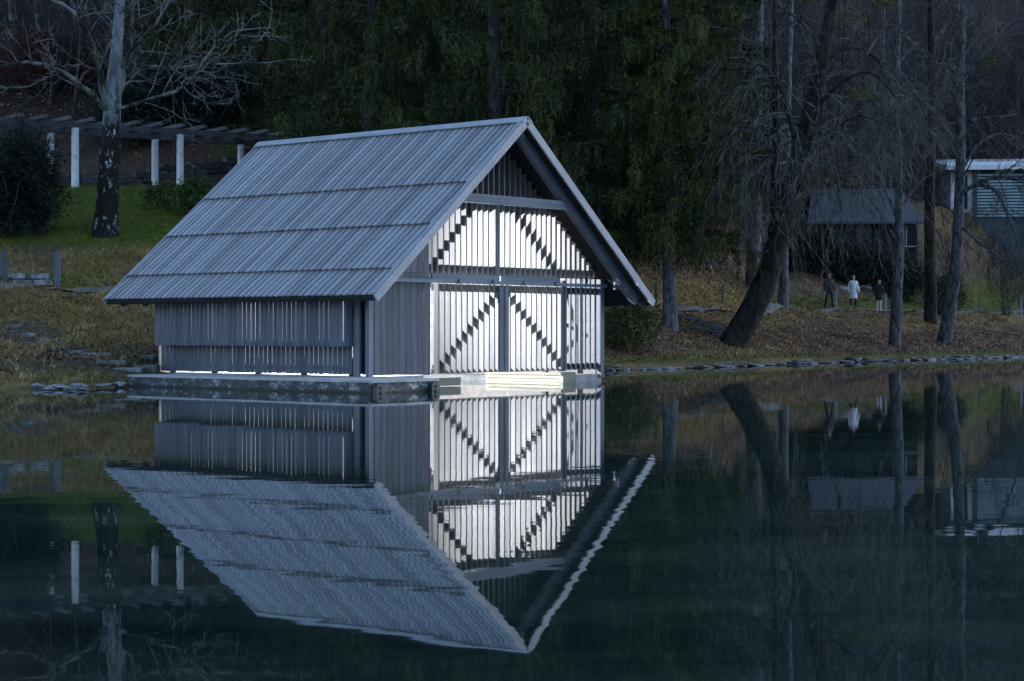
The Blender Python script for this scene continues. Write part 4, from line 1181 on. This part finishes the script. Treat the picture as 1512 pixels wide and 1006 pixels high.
for u, v0, v1, D, lab in ((1067, 447, 419, 69.5, 'weathered short post standing before the straw covered slope'),
                          (968, 447, 417, 70.5, 'thin weathered post beside the roots near the boathouse eave'),
                          (1156, 452, 422, 74, 'thin pale post right of the leaning tree by the path'),
                          (1235, 457, 428, 84, 'thin pale post between the dark dressed man and the white coat'),
                          (1308, 461, 434, 83, 'pale post just right of the person in white trousers'),
                          (1446, 466, 440, 92, 'dark thin post on the lawn beyond the gravel path'),
                          (1508, 470, 436, 92, 'pale thin post at the right edge beyond the path')):
    post(u, v0, v1, D, .09, lab, 'trim_wood' if 'pale' in lab else 'wall_wood', 'fence posts along the footpath')

def rock_mesh(seed, flat=.5, n=10):
    r = np.random.default_rng(seed)
    import bmesh
    bm = bmesh.new()
    for _ in range(n + 4):
        v = unit(r.normal(size=3)) * r.uniform(.8, 1.05)
        bm.verts.new((v[0], v[1] * .8, v[2] * flat))
    bmesh.ops.convex_hull(bm, input=bm.verts)
    me = bpy.data.meshes.new('stone')
    bmesh.ops.triangulate(bm, faces=bm.faces)
    bm.to_mesh(me); bm.free()
    return me
ROCKS = []
for k in range(8):
    me = rock_mesh(70 + k, .62 if k % 2 else .42); me.materials.append(M['shore_rock']); ROCKS.append(me)
edge = empty('shoreline_stones', (0, 0, 0), 0)
edge['kind'] = 'structure'
rk = random.Random(9)
xs = 2.6
while xs < 24.5:
    sz = rk.choice([.11, .14, .18, .22, .26, .32]) * rk.uniform(.85, 1.15)
    y = float(shore(np.array([xs]))[0])
    for lay in range(2 if rk.random() < .35 else 1):
        o = obj('stone', ROCKS[rk.randrange(8)], edge)
        o.location = (xs + rk.uniform(-.08, .08), y + rk.uniform(-.12, .10) + lay * .22, .02 + lay * .09)
        o.rotation_euler = (rk.uniform(-.2, .2), rk.uniform(-.2, .2), rk.uniform(0, 6.28))
        o.scale = (sz * rk.uniform(.9, 1.4), sz, sz * rk.uniform(.28, .5))
    xs += sz * rk.uniform(.75, 1.05)
for u, v, s_, fl in ((57, 572, .24, .6), (85, 573, .30, .35), (112, 573, .26, .5), (100, 576, .2, .3), (130, 572, .22, .3), (155, 571, .45, .28), (178, 570, .35, .3), (72, 576, .15, .4), (122, 577, .16, .4)):
    D = EYE * F / (v + 2 - YH); x = (u - 756) / F * D
    o = obj('stone', ROCKS[rk.randrange(8)], edge); o.location = (x, D, .05); o.scale = (s_, s_ * .8, s_ * fl * 1.2); o.rotation_euler = (0, 0, rk.uniform(0, 6))
# stepping stones down the bank to the dock
sp_ = empty('stepping_stones', (0, 0, 0), 0, 'flat grey slabs stepping down the bank towards the dock', 'steps')
for u, v, D, wx, hh in ((19, 481, 47.2, .36, .12), (42, 493, 46.0, .26, .1), (66, 503, 45.0, .30, .12), (90, 512, 44.0, .34, .10), (112, 519, 43.2, .28, .10),
                        (142, 523, 42.4, .62, .30), (165, 534, 41.4, .62, .32), (189, 545, 40.4, .62, .26), (208, 526, 43.4, .6, .3), (212, 541, 42.2, .55, .3)):
    p = ground_hit(u, v + 3); p = (p[0], p[1] + .1, p[2] + .07); r_ = random.Random(int(u))
    g = Geo(); a = wx / 2
    j = lambda: r_.uniform(-.035, .035)
    g.hexa([(-a + j(), -.2 + j(), -hh), (a + j(), -.2 + j(), -hh), (a + j(), .25 + j(), -hh), (-a + j(), .25 + j(), -hh),
            (-a + j(), -.18 + j(), 0), (a + j(), -.18 + j(), j() * .4), (a + j(), .25 + j(), 0), (-a + j(), .25 + j(), j() * .4)])
    o = g.build('slab', M['step_stone'], sp_, False, p)
# pale stone edging behind the walkers
ed = empty('stone_edging', (0, 0, 0), 0, 'low line of pale stone slabs across the lawn behind the walkers', 'edging')
for k in range(9):
    u = 1246 + k * 16; p = ground_hit(u, 424 - (k % 3) * .6 - (1 if k > 3 else -3))
    g = Geo(); r_ = random.Random(40 + k); a = .29
    j = lambda: r_.uniform(-.04, .04)
    g.hexa([(-a + j(), -.2, -.4), (a + j(), -.2, -.4), (a + j(), .2, -.4), (-a + j(), .2, -.4), (-a + j(), -.2, .14 + j()), (a + j(), -.2, .14 + j()), (a, .2, .14), (-a, .2, .14)])
    g.build('slab', M['concrete'], ed, False, p)

# ================================================================== BUILDINGS BEYOND
M['cabin_roof'] = plain('cabin_roof', (0.04, 0.044, 0.055), .5)
M['slat_paint'] = plain('slat_paint', (0.3, 0.40, 0.44), .6)
M['white_paint'] = plain('white_paint', (0.7, 0.7, 0.71), .6)
M['teal_paint'] = plain('teal_paint', (0.04, 0.065, 0.08), .6)
M['glass_dark'] = plain('glass_dark', (0.015, 0.02, 0.03), .08)
D = 110.0; px_ = D / F
x0 = (1190 - 756) * px_; x1 = (1362 - 756) * px_; zb = EYE + (488 - 366) * px_; ze = EYE + (488 - 326) * px_; zr = EYE + (488 - 275) * px_
cab = empty('cabin', ((x0 + x1) / 2, D, zb), 0, 'dark timber cabin with a blue grey roof among the bare trees', 'cabin')
hw = (x1 - x0) / 2; he = ze - zb; hr = zr - zb
g = Geo(); g.box((-hw + .3, 0, -1.8), (hw - .3, 4.4, he)); g.build('wall', M['roof_deck'], cab)
g = Geo()
for sg in (0, 1):
    yA, yB = (-.5, 2.2) if not sg else (4.9, 2.2)
    e = [(-hw, yA, he - .1), (hw, yA, he - .1), (hw - .75, yB, hr), (-hw + .75, yB, hr)]
    lo = [(a, b_, c_ - .12) for a, b_, c_ in e]
    g.hexa(lo + e)
g.build('roof', M['cabin_roof'], cab)
for k in range(26):
    xx = -hw + .42 + k * (2 * hw - .84) / 25
    beam('board', (xx, -.015, -1.4), (xx, -.015, he - .12), (2 * hw - .84) / 25 - .03, .03, M['roof_deck'], cab, up=(0, 1, 0))
wi = Geo().box((hw - 1.5, -.07, .1), (hw - .45, -.035, he - .25)).build('window', M['glass_dark'], cab)
beam('window_frame', (hw - 1.55, -.075, .07), (hw - .40, -.075, .07), .06, .06, M['trim_wood'], wi)
beam('window_frame', (hw - .97, -.075, .1), (hw - .97, -.075, he - .27), .05, .05, M['trim_wood'], wi, up=(0, 1, 0))
dr = Geo().box((-.5, -.08, -1.4), (.4, -.035, he - .3)).build('door', M['dark_wood'], cab)

D = 124.0; px_ = D / F
x0 = (1397 - 756) * px_; zb = EYE + (488 - 320) * px_; zr = EYE + (488 - 252) * px_
hs = empty('white_house', (x0, D, zb), R(-6), 'white house with a flat white roof edge and teal slatted front at the right edge', 'house')
h = zr - zb
g = Geo(); g.box((1.82, .42, -5), (11, 8, h)); g.build('wall', M['teal_paint'], hs)
g = Geo(); g.box((.35, .4, -5), (1.80, 8, h)); g.build('side_wall', M['white_paint'], hs)
g = Geo(); g.hexa([(-.1, -.5, h), (11.5, -.5, h), (11.5, 8.5, h + 1.2), (-.1, 8.5, h + 1.2), (-.1, -.5, h + .32), (11.5, -.5, h + .32), (11.5, 8.5, h + 1.5), (-.1, 8.5, h + 1.5)]); g.build('roof', M['white_paint'], hs)
for k in range(14):
    z = .05 + k * (h - .15) / 14
    beam('slat', (2.05, .25, z), (10.9, .25, z), .05, .13, M['slat_paint'], hs)
for xx in (1.9, 5.4): beam('column', (xx, .12, -2), (xx, .12, h), .26, .26, M['dark_wood'] if xx < 3 else M['white_paint'], hs, up=(0, 1, 0))
wi = Geo().box((.75, .34, .5), (1.45, .392, h - .3)).build('window', M['glass_dark'], hs)
beam('window_sill', (.7, .33, .47), (1.5, .33, .47), .12, .05, M['white_paint'], wi)

# ================================================================== PEOPLE
def person(u, v0, D, hgt, rz, label, coat, legs, shoes, coat_z, hair, pose):
    x = (u - 756) / F * D
    x, D, zf = ground_hit(u, v0)
    root = empty('person', (x, D, zf), rz, label, 'person')
    k = hgt / 1.75
    V = []; Ed = []; Rd = []
    def a(p, r, par=None):
        V.append(tuple(c * k for c in p)); Rd.append(r * k)
        if par is not None: Ed.append((par, len(V) - 1))
        return len(V) - 1
    st_ = pose.get('stride', .18)
    pel = a((0, 0, .94), .155); wst = a((0, .0, 1.10), .145, pel); ch = a((0, 0, 1.30), .165, wst)
    nb2 = a((0, .0, 1.44), .10, ch); nk = a((0, -.02, 1.52), .058, nb2); h1 = a((0, -.03, 1.60), .082, nk); h2 = a((0, -.035, 1.68), .092, h1); a((0, -.02, 1.74), .06, h2)
    for s in (-1, 1):
        hp = a((.10 * s, 0, .88), .105, pel)
        fy = -st_ * s
        kn = a((.10 * s, fy * .55 - .04, .50), .068, hp)
        an_ = a((.10 * s, fy + (.06 if fy > 0 else 0), .10), .045, kn)
        he_ = a((.10 * s, fy + .0, .045), .045, an_); a((.11 * s, fy - .16, .035), .036, he_)
        sh = a((.19 * s, 0, 1.40), .075, ch)
        bend = pose.get('bend', .1)
        el = a((.255 * s, bend * .3 * s + .02, 1.12), .056, sh)
        wr = a((.25 * s, -bend * (1 + .5 * s) - .03, .88), .036, el)
        pm_ = a((.25 * s, -bend * (1 + .5 * s) - .05, .82), .034, wr)
        for f_ in range(4):
            f1 = a((.25 * s + (f_ - 1.5) * .004, -bend * (1 + .5 * s) - .075 + f_ * .022, .765), .0095, pm_)
            a((.245 * s, -bend * (1 + .5 * s) - .082 + f_ * .021, .72 + abs(f_ - 1.5) * .008), .008, f1)
        th = a((.235 * s, -bend * (1 + .5 * s) - .095, .80), .011, pm_); a((.232 * s, -bend * (1 + .5 * s) - .11, .765), .009, th)
    me = bpy.data.meshes.new('body'); me.from_pydata(V, Ed, [])
    tmp = bpy.data.objects.new('body', me); col.objects.link(tmp)
    sk = tmp.modifiers.new('skin', 'SKIN'); sk.use_smooth_shade = True
    for i, sv in enumerate(me.skin_vertices[0].data):
        sv.radius = (Rd[i], Rd[i]); sv.use_root = (i == 0)
    ss = tmp.modifiers.new('sub', 'SUBSURF'); ss.levels = ss.render_levels = 1
    dg = bpy.context.evaluated_depsgraph_get()
    bm_ = bpy.data.meshes.new_from_object(tmp.evaluated_get(dg))
    bpy.data.objects.remove(tmp)
    bm_.materials.clear()
    for mm in (M['skin'], coat, legs, shoes): bm_.materials.append(mm)
    for p in bm_.polygons:
        c = p.center / k
        hand = abs(c.x) > .2 and c.z < .865
        p.material_index = 3 if c.z < .085 else 0 if (c.z > 1.50 or hand) else 1 if (c.z > coat_z or (abs(c.x) > .2 and c.z > .8)) else 2
        p.use_smooth = True
    obj('body', bm_, root)
    # face: nose, ears, eyes
    g = Geo()
    an8 = np.linspace(0, 2 * PI, 9)[:-1]
    g.add([(c * k) for c in np.array([(-.014, -.115, 1.625), (.014, -.115, 1.625), (0, -.15, 1.622), (0, -.112, 1.67)])], None, [(0, 1, 2), (0, 2, 3), (1, 3, 2)])
    for s in (-1, 1): g.tubes([[tuple(np.array((.088 * s, -.02, 1.61)) * k), tuple(np.array((.10 * s, -.01, 1.64)) * k), tuple(np.array((.09 * s, -.015, 1.67)) * k)]], [[.012, .016, .012]], 6, cap=True)
    g.build('face', M['skin'], root)
    g = Geo()
    for s in (-1, 1): g.tubes([[tuple(np.array((.034 * s, -.118, 1.655)) * k), tuple(np.array((.034 * s, -.126, 1.655)) * k)]], [[.009, .007]], 6, cap=True)
    g.tubes([[tuple(np.array((-.025, -.112, 1.585)) * k), tuple(np.array((.025, -.112, 1.585)) * k)]], [[.007, .007]], 5, cap=True)
    g.build('eyes_and_mouth', M['hair'], root)
    # hair cap
    if hair:
        g = Geo(); th = np.linspace(0, 1, 7)
        pts = np.array([(0, .0 + .02 * q, 1.79 - hair[1] * q) for q in th]) * k
        rad = np.array([.02, .072, .098, .104, .10, .09, .06]) * k
        g.tubes(pts[None] + np.array([0, .015, 0]), rad[None], 12, cap=True)
        g.build('hair', hair[0], root, True)
    if pose.get('skirt'):
        z0, z1 = pose['skirt']
        zs = np.linspace(z1, z0, 6)
        g = Geo(); P = np.stack([np.zeros(6), np.zeros(6), zs], -1) * k
        g.tubes(P[None], (np.array([.165, .175, .19, .205, .215, .222]) * k)[None], 18)
        g.build('coat', coat, root, True)
    return root
M['skin'] = plain('skin', (.42, .25, .19), .6)
M['hair'] = plain('hair', (.03, .022, .018), .6)
M['grey_hair'] = plain('grey_hair', (.22, .17, .15), .7)
M['navy'] = plain('navy_cloth', (.018, .02, .03), .8)
M['black_cloth'] = plain('black_cloth', (.014, .014, .017), .8)
M['white_cloth'] = plain('white_cloth', (.72, .72, .74), .8)
M['dark_shoe'] = plain('dark_shoe', (.03, .028, .028), .6)
person(1224, 457, 86.5, 1.80, .35, 'bald man in a dark jacket walking on the path', M['navy'], M['black_cloth'], M['dark_shoe'], .80, None, dict(stride=.2, bend=.06))
person(1260, 455, 86.8, 1.66, .1, 'woman in a long white quilted coat walking on the path', M['white_cloth'], M['black_cloth'], M['dark_shoe'], .80, (M['hair'], .26), dict(stride=.1, bend=.12, skirt=(.52, 1.02)))
person(1298, 460, 84.5, 1.55, -.3, 'person in a black jacket and white trousers walking on the path', M['black_cloth'], M['white_cloth'], M['white_cloth'], .62, (M['hair'], .24), dict(stride=.1, bend=.2, skirt=(.66, 1.02)))

# ================================================================== GRASS, LEAVES
def grass(name, n, xr, dr, keep, hgt, wdt, m, seed, label, flop=.5):
    r = np.random.default_rng(seed)
    x = r.uniform(*xr, n); d = r.uniform(*dr, n)
    y = shore(x) + d
    k = keep(x, y, d, r)
    x, y = x[k], y[k]
    z = height(x, y)
    n = len(x)
    hh = hgt * r.uniform(.5, 1.3, n)
    dx, dy = r.normal(size=n) * flop, r.normal(size=n) * flop - .15
    an = r.uniform(0, PI, n)
    sx, sy = np.cos(an) * wdt, np.sin(an) * wdt
    a = np.stack([x - sx, y - sy, z - .02], -1); b_ = np.stack([x + sx, y + sy, z - .02], -1)
    c = np.stack([x + dx * hh, y + dy * hh, z + hh * .9], -1)
    V = np.stack([a, b_, c], 1).reshape(-1, 3)
    o = Geo().add(V, None, np.arange(len(V)).reshape(-1, 3)).build(name, m)
    return tag(o, label, 'grass', kind='stuff')
def house_clear(x, y):
    dx = x + 2.667; dy = y - 36.0
    s = dx * math.cos(R(50)) + dy * math.sin(R(50)); t_ = -dx * math.sin(R(50)) + dy * math.cos(R(50))
    return ~((s > -1.2) & (s < W_ - .3) & (t_ > -1.2) & (t_ < TB + .1))
M['dry_grass'] = leafmat('dry_grass', (.17, .11, .036), (.34, .235, .085), (.52, .37, .16))
M['green_grass'] = leafmat('green_grass', (.045, .06, .010), (.09, .115, .016), (.15, .16, .03))
M['litter'] = leafmat('litter', (.13, .06, .036), (.28, .14, .085), (.5, .29, .19))
def kd(x, y, d, r):
    g_, dd, b_ = soil(x, y); return (r.random(len(x)) < dd * (1 - g_) * .95 + .04) & house_clear(x, y)
def kg(x, y, d, r):
    g_, dd, b_ = soil(x, y); return (r.random(len(x)) < g_) & house_clear(x, y)
grass('dry_grass', 130000, (-20, -2), (.1, 19), kd, .16, .013, M['dry_grass'], 1, 'flattened straw coloured grass on the left bank', 1.1)
grass('dry_grass', 55000, (-1, 27), (1, 19), kd, .20, .015, M['dry_grass'], 2, 'dry straw grass on the right bank', 1.0)
grass('lawn_grass', 130000, (-22, -3), (.1, 34), kg, .09, .012, M['green_grass'], 3, 'short green lawn grass around the old tree', .6)
grass('lawn_grass', 90000, (-1, 32), (.1, 25), kg, .11, .014, M['green_grass'], 4, 'green grass on the right bank and along the waterline', .6)
def leaves(n, xr, dr, seed, label, dens):
    r = np.random.default_rng(seed)
    x = r.uniform(*xr, n); d = r.uniform(*dr, n); y = shore(x) + d
    k = (r.random(n) < dens(x, y, d)) & house_clear(x, y)
    x, y = x[k], y[k]; z = height(x, y) + .02; n = len(x)
    c = np.stack([x, y, z], -1)
    a = unit(r.normal(size=(n, 3)) * np.array([1, 1, .45])); b_ = unit(np.cross(a, r.normal(size=(n, 3)) * .5 + np.array([0, 0, 1])))
    s = r.uniform(.03, .065, (n, 1))
    V = np.stack([c - a * s, c + b_ * s * .6, c + a * s + np.array([0, 0, .02]), c - b_ * s * .6], 1).reshape(-1, 3)
    o = Geo().add(V, np.arange(len(V)).reshape(-1, 4)).build('leaf_litter', M['litter'])
    tag(o, label, 'leaves', kind='stuff')
leaves(150000, (0, 27), (.8, 31), 5, 'brown fallen leaves on the right bank', lambda x, y, d: .4 + .6 * soil(x, y)[2])
leaves(40000, (-18, -5), (.8, 17), 6, 'brown fallen leaves on the left bank', lambda x, y, d: .15 + .8 * soil(x, y)[2])
leaves(30000, (-26, -2), (19, 60), 7, 'fallen leaves under the trees above the lawn', lambda x, y, d: np.clip((d - 30) / 6, .04, 1))
